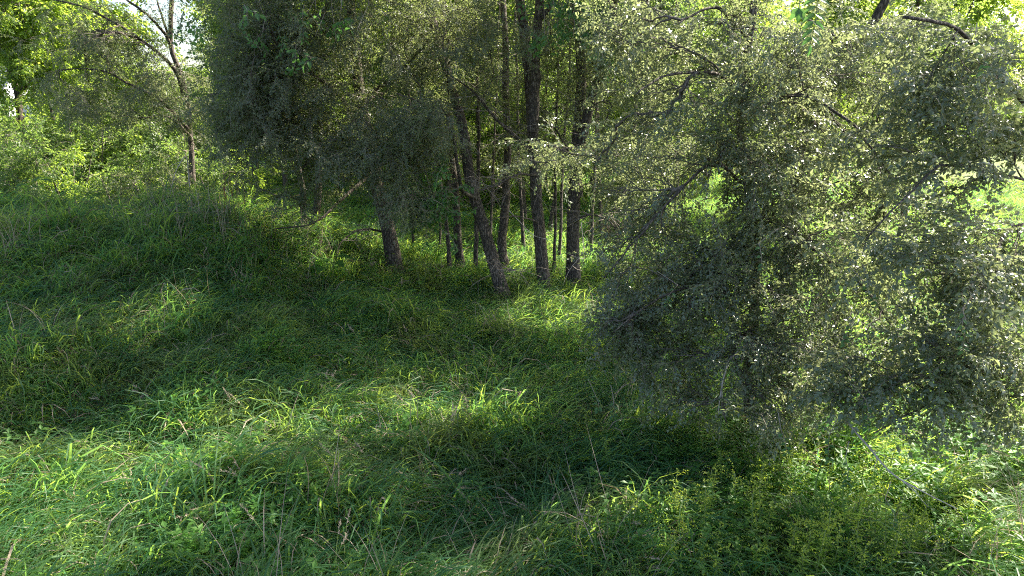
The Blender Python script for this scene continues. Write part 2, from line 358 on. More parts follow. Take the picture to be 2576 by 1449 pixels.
def grow(root, trunks, ells, limbs=(), key="elm", src=None, spacing=9, bark=None, scale=1.0, r_tip=0.0045, droop=0.5, thin=True, sides=14, arch=0.35, keep=None, spray_len=0.5, reach=1.5, veil=0.8, twigs=0, dens=1.0, names=("trunk", "limb", "crown")):
    """trunks: [(points, r0, r1)]; limbs: [(points, r0, r1)] explicit big limbs. Everything in world space; the parts hang under root."""
    bark = bark or M_bark; inv = np.array(root.location)
    nodes = []; tangs = []
    for ti, (pts, r0, r1) in enumerate(trunks):
        P = smooth_line(pts, 40, 0.012); n = len(P); f = np.linspace(0, 1, n); rad = r0 + (r1 - r0) * f
        d0 = np.linalg.norm(P - P[0], axis=1)
        if ti == 0: rad = rad * (1 + 0.75 * np.exp(-d0 / 0.25))
        T = Tubes(); T.add(P - inv, rad, sides, 0.045); T.build(names[0], bark, root)
        st = 0.12 if len(ells) else 0
        sel = slice(int(n * 0.25), None); nodes.append(P[sel]); tangs.append(np.gradient(P, axis=0)[sel])
    for pts, r0, r1 in limbs:
        P = smooth_line(pts, 22, 0.012); T = Tubes(); T.add(P - inv, np.linspace(r0, r1, len(P)), 7, 0.04); T.build(names[1], bark, root)
        nodes.append(P[3:]); tangs.append(np.gradient(P, axis=0)[3:])
    if twigs:
        T = Tubes()
        for q in nodes[:len(trunks) + 2]:
            for _ in range(twigs):
                i = int(len(q) * rng.uniform(0, .75)); a = rng.uniform(0, 6.28); dd = unit([math.cos(a), math.sin(a), rng.uniform(-.3, .5)]); L = rng.uniform(.3, 1.3); W = [q[i] - inv]
                for k_ in range(6): dd = unit(dd + rng.normal(0, .16, 3) - (0, 0, .10)); W.append(W[-1] + dd * L / 6)
                T.add(W, np.linspace(.009, .003, 7), 3, cap=False)
                for _k in range(3):
                    j = int(rng.integers(1, 6)); e = unit(dd + rng.normal(0, .7, 3)); l2 = L * rng.uniform(.2, .45); T.add([W[j], W[j] + e * l2 * .5, W[j] + e * l2 - (0, 0, .05)], [.005, .004, .002], 3, cap=False)
        T.build("dead_twigs", M_twig, root)["kind"] = "stuff"
    N = np.vstack(nodes); D = np.vstack(tangs); D /= np.linalg.norm(D, axis=1)[:, None] + 1e-9; par = -np.ones(len(N), int)
    C = cluster_points([(c_, r_, int(n_ * (dens if c_[2] < 7 else 1))) for c_, r_, n_ in ells]); C = C[(C[:, 2] > 7.5) | (wav(C[:, 0] + .7 * C[:, 2], C[:, 1] * .6 + C[:, 2], 0.8, 3.3) > -0.62)]
    if keep is not None: C = C[keep(C)]
    # nearest to the wood first, so that later branches hang on earlier ones
    dd = np.array([np.min(np.linalg.norm(N - c, axis=1)) for c in C]); C = C[np.argsort(dd)]
    cap = len(N) + len(C) * 6; NN = np.zeros((cap, 3)); NN[:len(N)] = N; ND = np.zeros((cap, 3)); ND[:len(N)] = D
    LV = np.zeros(cap); base_n = len(N); cnt = len(N)
    owner = -np.ones(cap, int); branches = []; load = []; owner_b = []
    for bi, c in enumerate(C):
        v = c - NN[:cnt]; dist = np.linalg.norm(v, axis=1)
        cost = dist - 0.35 * (v * ND[:cnt]).sum(1) + 0.25 * np.clip(-v[:, 2], -0.5, 1) * 0 + LV[:cnt] * 0.02
        cost = cost + np.where(dist < 0.35, 0.6, 0)
        k = int(np.argmin(cost)); a = NN[k]; L = dist[k]
        start = unit(ND[k] * 0.5 + unit(c - a) * 0.7 + np.array([0, 0, 0.35 * arch / 0.35 * 0.5]))
        mid = a + start * L * 0.5 + np.array([0, 0, arch * L * 0.3]); t = np.linspace(0, 1, 6)[:, None]
        P = (1 - t) ** 2 * a + 2 * t * (1 - t) * mid + t ** 2 * c; P[1:-1] += rng.normal(0, 0.03 * min(L, 1.2), (4, 3))
        branches.append(P); load.append(1.0)
        w = owner[k]
        while w >= 0: load[w] += 1.0; w = owner_b[w]
        owner_b.append(owner[k])
        NN[cnt:cnt + 5] = P[1:]; g = np.gradient(P, axis=0)[1:]; ND[cnt:cnt + 5] = g / (np.linalg.norm(g, axis=1)[:, None] + 1e-9)
        LV[cnt:cnt + 5] = LV[k] + 1; owner[cnt:cnt + 5] = bi; cnt += 5
    T = Tubes(); SP = []; SD = []
    for P, ld_ in zip(branches, load):
        r0 = r_tip * (1 + ld_) ** 0.44 * scale
        T.add(P - inv, np.linspace(r0, max(r0 * 0.55, 0.003), 6), 6 if r0 > 0.02 else 4 if r0 > 0.012 else 3, 0, cap=False)
        L = np.linalg.norm(P[-1] - P[0]); m = max(3, int(spacing * min(1.6, 0.45 + 0.55 * min(L, reach) / 1.0)))
        lo = max(0.15, 1 - reach / max(L, 0.1)); tt = rng.uniform(lo, 1.0, m) * 5; i = np.minimum(tt.astype(int), 4); f = (tt - i)[:, None]
        pos = P[i] * (1 - f) + P[i + 1] * f; tg = P[i + 1] - P[i]; tg /= np.linalg.norm(tg, axis=1)[:, None] + 1e-9
        dr = tg * 0.7 + rng.normal(0, 0.55, (m, 3)); dr[:, 2] -= droop * 0.7; dr /= np.linalg.norm(dr, axis=1)[:, None]
        SP.append(pos); SD.append(dr)
    T.build("branchwork", M_twig if bark is M_bark2 else M_bark2, root)["kind"] = "stuff"
    SP = np.vstack(SP); SD = np.vstack(SD)
    if thin:
        big = scale * (1 + (HIGH - 1) * sst(7.0, 8.4, SP[:, 2])); w = np.maximum(litness(SP), litness(SP + SD * (0.5 * big)[:, None])); seen = SP[:, 2] < 4.8 + 0.14 * SP[:, 1]; ok = rng.uniform(0, 1, len(SP)) > np.where(seen, veil * w ** 2.3, 1.2 * w)
        SP = SP[ok]; SD = SD[ok]
    hz = height(SP[:, 0], SP[:, 1]); ok = SP[:, 2] > hz + 0.15; SP = SP[ok]; SD = SD[ok]
    n = len(SP); up = np.tile(np.array([[0, 0, 1.0]]), (n, 1)) + rng.normal(0, 0.25, (n, 3))
    o = scatter(names[2], SP - inv, eulers(SD, up, rng.normal(0, 0.35, n)), rng.uniform(0.7, 1.25, n) * scale * (1 + (HIGH - 1) * sst(7.0, 8.4, SP[:, 2])), key, src, root); o["kind"] = "stuff"
    return n

def tree(name, base, label, cat="tree", group=None, **kw):
    root = empty(name, base, label, cat, group); grow(root, **kw); return root
def base_of(px, py): g = ground(px, py); return g
def line(base, pts, Y=None, dY=0.0):
    """trunk line: from its base up through points seen at (px, py); depth drifts by dY over the length"""
    Y = base[1] if Y is None else Y; n = len(pts)
    return [base - np.array([0, 0, 0.1])] + [at(px, py, Y + dY * (i + 1) / n) for i, (px, py) in enumerate(pts)]

# ------------------------------------------------------------------ ground
xs = np.concatenate([np.linspace(-160, -20, 40, endpoint=False), np.linspace(-20, 16, 181), np.linspace(18, 160, 40)])
ys = np.concatenate([np.linspace(-12, 2, 12, endpoint=False), np.linspace(2, 32, 151), np.linspace(34, 60, 20), np.linspace(64, 320, 40)])
gx, gy = np.meshgrid(xs, ys); gz = height(gx, gy); nx = len(xs)
V = np.stack([gx.ravel(), gy.ravel(), gz.ravel()], 1)
Fc = [(j * nx + i, j * nx + i + 1, (j + 1) * nx + i + 1, (j + 1) * nx + i) for j in range(len(ys) - 1) for i in range(nx - 1)]
g_o = link(bpy.data.objects.new("ground", mesh("ground", V, Fc, [M_soil], smooth=True))); g_o["kind"] = "structure"; g_o["label"] = "uneven grassy ground rising to a bank on the left"

# ------------------------------------------------------------------ the main trees
A = base_of(993, 690); B = base_of(1268, 765); Cb = base_of(1374, 760); Db = base_of(1442, 738); Eb = base_of(1272, 688)
Fb = base_of(1160, 684); Gb = base_of(1196, 694); Hb = base_of(1131, 692); K = base_of(1905, 1085); Lb = base_of(1950, 860)

tree("elm_tree", A, "dark elm leaning left whose dense crown hangs over the grassy bank",
     trunks=[(line(A, [(985, 620), (968, 540), (945, 440), (925, 340), (905, 240), (890, 100), (872, -80), (866, -240)], dY=0.3), 0.19, 0.07)],
     limbs=[([at(975, 590, 17.2), at(940, 577, 16.6), (at(900, 580, 16)), at(858, 612, 15.6), at(845, 650, 15.4)], 0.035, 0.010),
            ([at(925, 340, A[1] + .2), at(860, 250, 16.4), at(780, 180, 15.5), at(700, 110, 14.8)], 0.07, 0.02),
            ([at(940, 430, A[1]), at(860, 500, 16.0), at(790, 560, 15.4), at(690, 575, 15.0)], 0.05, 0.012),
            ([at(905, 250, A[1] + .2), at(1000, 190, 16.5), at(1060, 120, 15.6), at(1120, 60, 15.2)], 0.06, 0.02)],
     ells=[E_(650, 70, 15.2, 110, 150, 1.7, 120), E_(640, 270, 15.0, 110, 150, 1.6, 190), E_(820, 130, 15.5, 200, 190, 2.0, 200), E_(850, 350, 15.0, 170, 120, 1.5, 165),
           E_(770, 490, 14.8, 60, 50, .8, 16), E_(1010, 370, 14.6, 120, 100, 1.2, 80), E_(1050, 530, 14.4, 45, 50, .4, 12), E_(1080, 130, 15.6, 170, 170, 1.8, 120),
           E_(800, -260, 16.0, 330, 160, 2.6, 70)] + tops((-12.5, -6, 8.5, 17), n=24),
     src=S_elm, spacing=9, droop=.4, veil=.35, twigs=10)
tree("elm_tree", B, "slim elm trunk slanting up to the left beside the thick upright trunks",
     trunks=[(line(B, [(1262, 735), (1235, 640), (1205, 540), (1180, 440), (1165, 330), (1130, 200), (1090, 60), (1060, -90), (1030, -250)], dY=0.4), 0.165, 0.06)],
     limbs=[([at(1200, 500, 15.9), at(1160, 470, 15.0), at(1130, 300, 14.4), at(1060, 260, 14.0), at(1000, 235, 13.7)], 0.05, 0.012),
            ([at(1235, 640, 15.7), at(1255, 690, 14.6), at(1275, 720, 14.5)], 0.012, 0.005)],
     ells=[E_(1080, 290, 13.8, 90, 50, .8, 28), E_(1010, 490, 13.6, 60, 40, .6, 12), E_(1080, 60, 15, 170, 120, 1.6, 50), E_(1120, -250, 15.5, 230, 160, 2.2, 50)],
     src=S_elm, spacing=8, twigs=14)
tree("elm_tree", Cb, "thickest upright elm trunk that forks high up in the middle of the grove",
     trunks=[(line(Cb, [(1368, 700), (1358, 600), (1350, 480), (1342, 360), (1334, 220), (1320, 90), (1304, -20), (1290, -160), (1282, -300)], dY=0.2), 0.155, 0.09),
             ([at(1340, 330, 15.9), at(1345, 200, 15.8), at(1352, 60, 15.7), at(1370, -60, 15.6), at(1400, -200, 15.5)], 0.13, 0.07)],
     limbs=[([at(1348, 440, 15.8), at(1300, 440, 15.2), at(1240, 470, 14.6), at(1170, 480, 14.2)], 0.03, 0.008),
            ([at(1338, 380, 15.9), at(1250, 300, 15.4), at(1190, 230, 15.0), at(1130, 190, 14.7)], 0.05, 0.014),
            ([at(1352, 560, 15.8), at(1300, 545, 15.0), at(1240, 555, 14.4), at(1180, 600, 14.0)], 0.022, 0.006),
            ([at(1352, 60, 15.7), at(1400, -10, 15.5), at(1425, -80, 15.3)], 0.06, 0.03)],
     ells=[E_(1300, -260, 14.6, 330, 150, 2.6, 70), E_(1250, 60, 14.6, 130, 110, 1.4, 40), E_(1400, 120, 17.2, 110, 150, 1.2, 50), E_(1330, 280, 17.5, 110, 110, 1.0, 40), E_(1480, 250, 17.8, 90, 130, 1.0, 34), ] + tops((-6.3, -2.6, 4.5, 17)),
     src=S_elm, spacing=8, twigs=14)
tree("elm_tree", Db, "thick furrowed elm trunk with dead twigs at the edge of the hanging foliage",
     trunks=[(line(Db, [(1440, 650), (1442, 540), (1447, 430), (1455, 300), (1462, 180), (1452, 60), (1440, -60), (1430, -200), (1425, -320)], dY=0.3), 0.185, 0.075),
             ([at(1450, 400, 16.6), at(1490, 250, 16.7), at(1520, 150, 16.8), at(1545, 0, 17.0), at(1570, -150, 17.2)], 0.12, 0.06)],
     limbs=[([at(1444, 560, 16.5), at(1480, 540, 15.9), at(1530, 555, 15.2), at(1570, 600, 14.8)], 0.035, 0.01),
            ([at(1450, 420, 16.6), at(1400, 330, 15.6), at(1360, 300, 14.8)], 0.03, 0.01)],
     ells=[E_(1560, 130, 15.8, 130, 180, 1.5, 90), E_(1620, 380, 15.5, 110, 150, 1.4, 60), E_(1560, 480, 17, 70, 50, 1.0, 20), E_(1560, -250, 15, 260, 150, 2.6, 60)] + tops((-2.6, 2.2, 8.6, 17), n=28) + tops((-2.2, 2.6, 8.4, 12), 8.3, 12),
     src=S_elm, spacing=8, twigs=14)
for nm, bb, pts, r, lab, el in (
    ("elm_tree", Eb, [(1262, 620), (1272, 500), (1276, 380), (1272, 240), (1270, 100), (1262, -60)], (0.13, 0.07), "slender dark elm trunk rising straight behind the slanting trunk", [E_(1230, -160, 18.5, 200, 150, 2, 60), E_(1240, 120, 19, 130, 140, 1.5, 60), E_(1260, 400, 19.5, 150, 60, 1.5, 34)]),
    ("elm_tree", Fb, [(1152, 600), (1147, 500), (1136, 380), (1128, 250), (1120, 100), (1105, -60)], (0.12, 0.05), "young elm with a bare lower trunk left of the thin pole stem", [E_(1080, 20, 18.5, 130, 170, 1.6, 60), E_(1090, 300, 18.6, 80, 100, 1, 26)]),
    ("elm_tree", Gb, [(1198, 600), (1200, 480), (1204, 360), (1200, 200), (1196, 0), (1190, -80)], (0.06, 0.03), "thin pole stem with a sunlit left edge between two trunks", [E_(1190, 30, 18.6, 60, 140, 1.2, 24)]),
    ("elm_tree", Hb, [(1128, 620), (1122, 540), (1128, 470), (1140, 380), (1136, 260)], (0.065, 0.03), "thin crooked grey stem among drooping twigs left of the young elm", [E_(1100, 300, 18, 70, 110, 1.2, 26)])):
    tree(nm, bb, lab, trunks=[(line(bb, pts, dY=0.4), r[0], r[1])], ells=el, src=S_elm, spacing=7, twigs=9)

for px, py, dx, r, lab in ((1040, 640, -20, .045, "slim leaning stem between the leaning elm and the crooked grey stem"), (1105, 660, 16, .035, "pencil thin stem just left of the crooked grey stem"), (1235, 668, 20, .04, "slim stem between the pole stem and the straight dark trunk"),
                           (1320, 640, -25, .06, "slim dark stem seen between the straight dark trunk and the thickest trunk"), (1392, 690, 14, .045, "thin stem squeezed between the two thick trunks"), (1408, 660, 30, .05, "thin forward leaning stem close left of the furrowed trunk"),
                           (1486, 640, 20, .05, "slim stem just right of the furrowed trunk"), (1512, 610, -18, .06, "slim dark stem over the brush pile"), (1590, 600, 24, .07, "dark stem behind the left part of the near veil"), (1650, 620, -22, .06, "slim stem behind the arched limb of the near elm")):
    b_ = ground(px, py)
    tree("elm_sapling", b_, lab, trunks=[(line(b_, [(px + dx * .2 + random.uniform(-4, 4), py - 120), (px + dx * .5 + random.uniform(-6, 6), py - 300), (px + dx * .8, py - 480), (px + dx, py - 700)], dY=.3), r, r * .5)], ells=[E_(px + dx, py - 520, b_[1], 60, 110, .8, 9), E_(px + dx, py - 800, b_[1], 70, 100, 1, 9)], src=S_elm, spacing=6, twigs=8, sides=8)
tree("elm_tree", K, "near elm whose hanging grey green branches veil the right of the clearing",
     trunks=[(line(K, [(1880, 1000), (1895, 820), (1900, 660), (1884, 470), (1862, 330), (1868, 240), (1888, 100), (1905, -60), (1920, -260)], dY=0.5), 0.07, 0.045)],
     limbs=[([at(1895, 820, 9.2), at(1860, 860, 8.4), at(1828, 920, 7.9), at(1815, 980, 7.7)], 0.022, 0.008),
            ([at(1868, 290, 9.4), at(1830, 200, 9.1), at(1720, 183, 8.8), at(1650, 200, 8.5), at(1600, 240, 8.3)], 0.03, 0.010),
            ([at(1884, 470, 9.4), at(1780, 420, 8.9), at(1640, 560, 8.6), at(1520, 700, 8.4)], 0.028, 0.008),
            ([at(1890, 560, 9.3), at(1990, 600, 8.7), at(2150, 700, 8.2), at(2300, 900, 7.6)], 0.03, 0.01),
            ([at(1888, 100, 9.5), at(1800, 20, 9.0), at(1700, 60, 8.6)], 0.03, 0.01),
            ([at(1868, 300, 9.4), at(2000, 240, 8.8), at(2130, 300, 8.2), at(2250, 450, 7.8)], 0.03, 0.01),
            ([at(1895, 760, 9.2), at(1760, 720, 8.6), at(1640, 760, 8.2), at(1540, 840, 8.0)], 0.02, 0.006)],
     ells=[E_(1400, 395, 11.0, 100, 45, .7, 26), E_(1500, 400, 10.6, 80, 50, .7, 16), E_(1640, 80, 10, 170, 150, 1.2, 80), E_(1800, 180, 9.8, 190, 150, 1.0, 40), E_(1650, 360, 9.6, 150, 150, 1.0, 74), E_(1590, 520, 9.6, 110, 110, .8, 34), E_(1640, 650, 9.2, 140, 140, .9, 34), E_(1850, 330, 8.5, 110, 190, .4, 34), E_(1520, 640, 9.3, 60, 60, .5, 10),
           E_(1560, 780, 8.8, 90, 80, .5, 26), E_(1700, 900, 8.5, 140, 110, .7, 34), E_(1830, 740, 8.6, 150, 180, .8, 66), E_(1960, 880, 8.0, 150, 170, .7, 52), E_(1950, 500, 8.8, 180, 200, .9, 66),
           E_(1920, 130, 9.0, 200, 170, 1.0, 74), E_(2040, 340, 9.2, 220, 160, 1.0, 44), E_(1780, 560, 9.2, 170, 170, .9, 44), E_(2060, 700, 8.6, 170, 160, .8, 36), E_(1970, 1030, 7.6, 170, 50, .4, 16), E_(1780, 1020, 8.0, 130, 40, .4, 12), E_(1850, -300, 10.5, 300, 200, 2.0, 50)] + tops((-4.5, 1.3, 3.8, 8.6)),
     src=S_mid, key='mid', spacing=9, droop=.25, veil=.8, dens=1.35)
tree("elm_tree", Lb, "grey elm trunk leaning to the right deep inside the veil of leaves",
     trunks=[(line(Lb, [(1975, 700), (1996, 500), (2015, 367), (2092, 217), (2149, 133), (2222, 10), (2280, -120)], dY=-0.6), 0.12, 0.07)],
     limbs=[([at(2060, 270, 11), at(2120, 330, 10.4), at(2200, 400, 9.8), at(2300, 520, 9.2)], 0.03, 0.01),
            ([at(2000, 480, 11), at(2090, 510, 10.8), at(2180, 517, 10.6)], 0.03, 0.015),
            ([at(2149, 133, 11), at(2060, 60, 10.5), at(1990, 30, 10)], 0.03, 0.01)],
     ells=[E_(2180, 180, 10.0, 200, 180, 1.0, 76), E_(2180, 500, 9.6, 190, 170, .9, 66), E_(2180, 820, 9.0, 190, 170, .8, 60), E_(2150, -330, 11.5, 250, 180, 2.0, 30)],
     src=S_mid, key='mid', spacing=9, droop=.3, veil=.65, dens=1.3)
Rb = np.array([8.6, 8.4, float(height(8.6, 8.4))])
tree("elm_tree", Rb, "elm at the right edge with larger glossy leaves shining white in the sun",
     trunks=[([Rb - (0, 0, .1), Rb + (-.1, .1, 1.5), Rb + (-.4, .2, 3.2), Rb + (-.9, .2, 5.0), Rb + (-1.2, .3, 7.5)], 0.13, 0.06)],
     limbs=[([Rb + (-.5, .2, 3.4), at(2560, 240, 8.0), at(2440, 100, 7.6), at(2380, 62, 7.3), at(2270, 45, 7.0)], 0.045, 0.016),
            ([Rb + (-.3, .1, 2.6), at(2600, 560, 7.4), at(2480, 660, 7.0), at(2390, 690, 6.8), at(2330, 680, 6.7)], 0.025, 0.008),
            ([Rb + (-.2, .1, 1.9), at(2500, 950, 6.9), at(2350, 1010, 6.6), at(2200, 1090, 6.5)], 0.02, 0.008),
            ([Rb + (-.4, .1, 3.0), at(2450, 420, 7.0), at(2300, 480, 6.6), at(2180, 600, 6.4)], 0.025, 0.008)],
     ells=[E_(2380, 180, 7.6, 230, 170, 1.0, 36), E_(2480, 600, 7.2, 150, 60, .7, 16), E_(2480, 880, 6.9, 150, 120, .7, 24), E_(2300, 400, 7.4, 150, 130, .9, 22), E_(2560, 330, 7.2, 90, 60, .6, 7), E_(2470, 700, 7.0, 190, 140, 1.0, 34), E_(2290, 680, 7.0, 180, 170, .9, 32),
           E_(2350, 930, 6.7, 230, 150, .8, 46), E_(2130, 980, 6.8, 150, 100, .5, 18), E_(2540, 1000, 6.5, 110, 110, .6, 18)],
     src=S_elm_near, key='near', spacing=8, r_tip=0.004, veil=.55, droop=.25, dens=1.2)

# ------------------------------------------------------------------ trees on the left
Nb = base_of(478, 520); Nb = np.array([at(478, 440, 21)[0], 21, 0.0]); Nb[2] = float(height(Nb[0], Nb[1]))
tree("elm_tree", Nb, "open grey elm with long arching limbs reaching left behind the grassy bank",
     trunks=[(line(Nb, [(484, 430), (478, 340), (468, 240), (445, 160), (430, 110), (432, 0), (436, -100)], Y=21), 0.09, 0.055)],
     limbs=[([at(474, 280, 21), at(437, 173, 20.2), at(350, 97, 19.6), at(233, 27, 19.2), at(143, 0, 19)], 0.065, 0.02),
            ([at(350, 97, 19.6), at(283, 80, 19.2), at(235, 95, 18.9), at(200, 123, 18.6)], 0.05, 0.015),
            ([at(478, 330, 21), at(400, 250, 20.0), at(320, 210, 19.3), at(260, 178, 19), at(180, 173, 18.7)], 0.06, 0.015),
            ([at(430, 117, 21), at(417, 90, 20.8), at(377, 43, 20.3), at(320, 0, 20)], 0.05, 0.03),
            ([at(480, 345, 21), at(440, 305, 20.2), at(400, 290, 19.8), at(350, 298, 19.4)], 0.05, 0.015),
            ([at(430, 110, 21), at(410, 50, 21), at(395, 0, 21)], 0.04, 0.025)],
     ells=[E_(330, 240, 19.5, 160, 90, 2.0, 75), E_(200, 120, 19.2, 120, 70, 1.5, 36), E_(270, 60, 19.6, 100, 50, 1.5, 18), E_(470, 230, 20, 70, 110, 1.4, 34), E_(455, 50, 20.5, 90, 80, 1.3, 13), E_(330, 150, 19.6, 120, 50, 1.2, 22), E_(200, 260, 19, 100, 60, 1.2, 26),
           E_(400, -300, 20, 260, 150, 3, 50)], src=S_elm, spacing=7, scale=1.05, bark=M_bark, twigs=16)
Ob = np.array([at(50, 300, 27)[0], 27, 0.0])
tree("maple_tree", Ob, "bright yellow green maple with forked trunk at the upper left corner",
     trunks=[(line(Ob, [(60, 380), (50, 290), (44, 230), (28, 190), (15, 120), (5, 20)], Y=27), 0.17, 0.08), ([at(46, 235, 27), at(72, 195, 27), at(78, 120, 27), at(74, 40, 27), at(70, -60, 27)], 0.10, 0.05)],
     limbs=[([at(20, 400, 27), at(-10, 340, 26.8), at(-40, 300, 26.5)], 0.09, 0.05)],
     ells=[E_(20, 60, 26, 120, 90, 2, 75), E_(110, 160, 26, 70, 70, 1.5, 40), E_(-10, 250, 26, 45, 70, 1.3, 24), E_(30, -180, 27, 260, 150, 3.5, 60), E_(170, 330, 26.5, 80, 50, 1.5, 22), E_(10, 370, 26, 60, 40, 1.5, 16)],
     src=S_maple, key="maple", spacing=8, scale=1.0)
Pb = np.array([at(200, 400, 31)[0], 31, 0.0])
tree("maple_tree", Pb, "yellow green maple filling the gap behind the arching elm limbs",
     trunks=[(line(Pb, [(205, 300), (220, 200), (215, 80), (230, -30)], Y=31), 0.16, 0.08)],
     ells=[E_(215, 60, 31, 110, 90, 2.5, 55), E_(180, 200, 31, 110, 80, 2, 40), E_(330, 220, 31, 120, 70, 2.5, 46), E_(250, 330, 30, 190, 60, 2, 60), E_(450, 340, 30, 60, 40, 2, 14)],
     src=S_maple, key="maple", spacing=8, scale=1.1)

# ------------------------------------------------------------------ background trees: four built, the rest copied
def place(o, loc, rz, sc_, label=None, group=None):
    """copy of a thing with copies of its parts (mesh data shared)"""
    r = o.copy(); col.objects.link(r); r.location = loc; r.rotation_euler = (0, 0, rz); r.scale = (sc_,) * 3
    if label: r["label"] = label
    if group: r["group"] = group
    for ch in list(o.children):
        c = ch.copy(); col.objects.link(c); c.parent = r
    return r
def proto_tree(name, label, group, h, lean, src, key, n, r0, low, wid, bark, sc_=1.0, spacing=7):
    root = empty(name, (0, 0, 0), label, "tree", group)
    tr = [np.array([0, 0, -.1])] + [np.array([lean * (i / 5) ** 1.3 * h * 0.2 + random.gauss(0, .12), random.gauss(0, .12), h * i / 5]) for i in range(1, 6)]
    ell = [((lean * h * .12, 0, low + (h - low) * .55), (wid, wid, (h - low) * .55), n), ((lean * h * .08, 0, low + (h - low) * .25), (wid * 1.15, wid * 1.15, (h - low) * .28), n // 2)]
    grow(root, [(tr, r0, r0 * .3)], ell, src=src, key=key, spacing=spacing, thin=False, bark=bark, scale=sc_, sides=8)
    return root
G_BACK = "slender trees in the sunlit wood behind the clearing"
L_BACK = "slender dark stemmed tree in the sunlit wood behind the grove"
protos = [proto_tree("woodland_tree", L_BACK, G_BACK, 9.5, .4, S_shrub, "shrub", 75, .09, 2.4, 1.7, M_bark2, 1.2),
          proto_tree("woodland_tree", L_BACK, G_BACK, 10.5, -.5, S_maple, "maple", 70, .11, 3.0, 1.9, M_bark, 1.0),
          proto_tree("woodland_tree", L_BACK, G_BACK, 8.5, .9, S_shrub, "shrub", 60, .07, 2.0, 1.5, M_bark, 1.2),
          proto_tree("woodland_tree", L_BACK, G_BACK, 11.0, .1, S_maple, "maple", 85, .13, 3.4, 2.3, M_bark2, 1.0)]
spots = [(790, 585, 1), (768, 590, 2), (1320, 560, 1), (1382, 590, 2), (1622, 545, 0), (1516, 560, 2), (1700, 520, 0), (2066, 540, 3), (2050, 470, 1), (1560, 500, 1), (1060, 560, 2), (1240, 540, 0)]
back = []
for px, py, k in spots:
    g = ground(px, py); back.append((g[0], g[1], k, rng.uniform(.9, 1.15)))
rb = np.random.default_rng(4)
while len(back) < 54:
    y = rb.uniform(22, 50); x = rb.uniform(-.80, .62) * y
    if y < 27 and x < -5: continue
    if x > 10 and y > 24 and x / y > 0.36: continue
    if abs(x / y - (75 - 1288) / 1740) < 0.035 or -0.63 < x / y < -0.37: continue
    if x / y < -.4 and rb.uniform() < .45: continue
    if any(math.hypot(x - a, y - b) < 2.1 for a, b, *_ in back): continue
    if max(litness(np.array([[x + dx, y, z_] for dx in (-.8, 0, .8) for z_ in (4., 6., 8.)]))) > .3: continue
    back.append((x, y, int(rb.integers(0, 4)), rb.uniform(.8, 1.25)))
used = set()
KIND = ("slim grey stemmed bushy tree", "dark stemmed broad leaved tree", "small leaning tree", "larger pale stemmed tree")
def where(x, y):
    q = x / y; a = "behind the bank at the far left" if q < -.55 else "behind the arching grey elm" if q < -.36 else "behind the dark hanging crown" if q < -.1 else "behind the grove of bare trunks" if q < .16 else "behind the veil of the near elm" if q < .38 else "behind the leaves at the right edge"
    return a + (", front row" if y < 28 else ", middle row" if y < 39 else ", back row")
for x, y, k, sc_ in back:
    loc = (x, y, float(height(x, y)))
    if k not in used:
        used.add(k); protos[k].location = loc; protos[k].scale = (sc_,) * 3; protos[k].rotation_euler = (0, 0, rb.uniform(0, 6)); protos[k]['label'] = KIND[k] + ' ' + where(x, y)
    else: o_ = place(protos[k], loc, rb.uniform(0, 6.28), sc_); o_['label'] = KIND[k] + ' ' + where(x, y)
for px, py, w, lab in ((2386, 408, 1.5, "dark trunked tree standing at the near edge of the bright lawn"), (2440, 425, .8, "thin leaning tree just beside the bright lawn")):
    g = ground(px, py); o = place(protos[3 if w > 1 else 2], g, 1.0, 1.0 + .5 * (w > 1), lab); o["group"] = "trees at the lawn edge"

# ------------------------------------------------------------------ bushes behind the bank and under the trees
def proto_bush(label, group, h, wid, n, src, key, sc_=1.0):
    root = empty("bush", (0, 0, 0), label, "bush", group); tr = []
    for i in range(4):
        a = i * 1.6 + random.random(); tr.append(([np.array([0.1 * math.cos(a), 0.1 * math.sin(a), -.1]), np.array([.3 * wid * math.cos(a), .3 * wid * math.sin(a), h * .4]), np.array([.5 * wid * math.cos(a), .5 * wid * math.sin(a), h * .75])], .03, .012))
    grow(root, tr, [((0, 0, h * .5), (wid, wid, h * .5), n)], src=src, key=key, spacing=8, thin=False, bark=M_bark2, scale=sc_, sides=5, droop=-.1, names=("stem", "limb", "foliage"))
    return root
G_BUSH = "leafy bushes behind the bank and along the wood edge"; L_BUSH = "leafy green bush growing at the foot of the background trees"
bp = [proto_bush(L_BUSH, G_BUSH, 2.2, 1.1, 34, S_shrub, "shrub"), proto_bush(L_BUSH, G_BUSH, 1.5, 1.1, 26, S_elm, "elm", 1.0), proto_bush(L_BUSH, G_BUSH, 3.4, 1.0, 38, S_shrub, "shrub", 1.1), proto_bush(L_BUSH, G_BUSH, 2.6, 1.3, 30, S_maple, "maple", .75)]
bl = [(60, 20.0, 2, 1.0, "bush at the left edge just over the top of the bank"), (170, 21.5, 3, 1.1, "broad leaved bush second from the left over the bank"),
      (290, 20.5, 0, 1.0, "rounded bush behind the left part of the bank crest"), (390, 19.5, 1, 1.1, "low dark bush behind the highest part of the bank"),
      (455, 22, 2, 1.0, "tall bush at the foot of the open grey elm"), (545, 20, 0, .9, "bright bush between the grey elm and the reddish seed stalks"),
      (240, 24, 2, 1.2, "tall sunlit bush below the arching elm limbs"), (350, 25, 3, 1.3, "pale leaved bush farther back below the arching limbs"),
      (120, 25, 0, 1.3, "large bush in front of the white gabled shed"), (-20, 22, 2, 1.2, "bush cut off by the left edge behind the bank"), (620, 23, 3, 1.0, "bush behind the reddish seed stalks")]
ub = set()
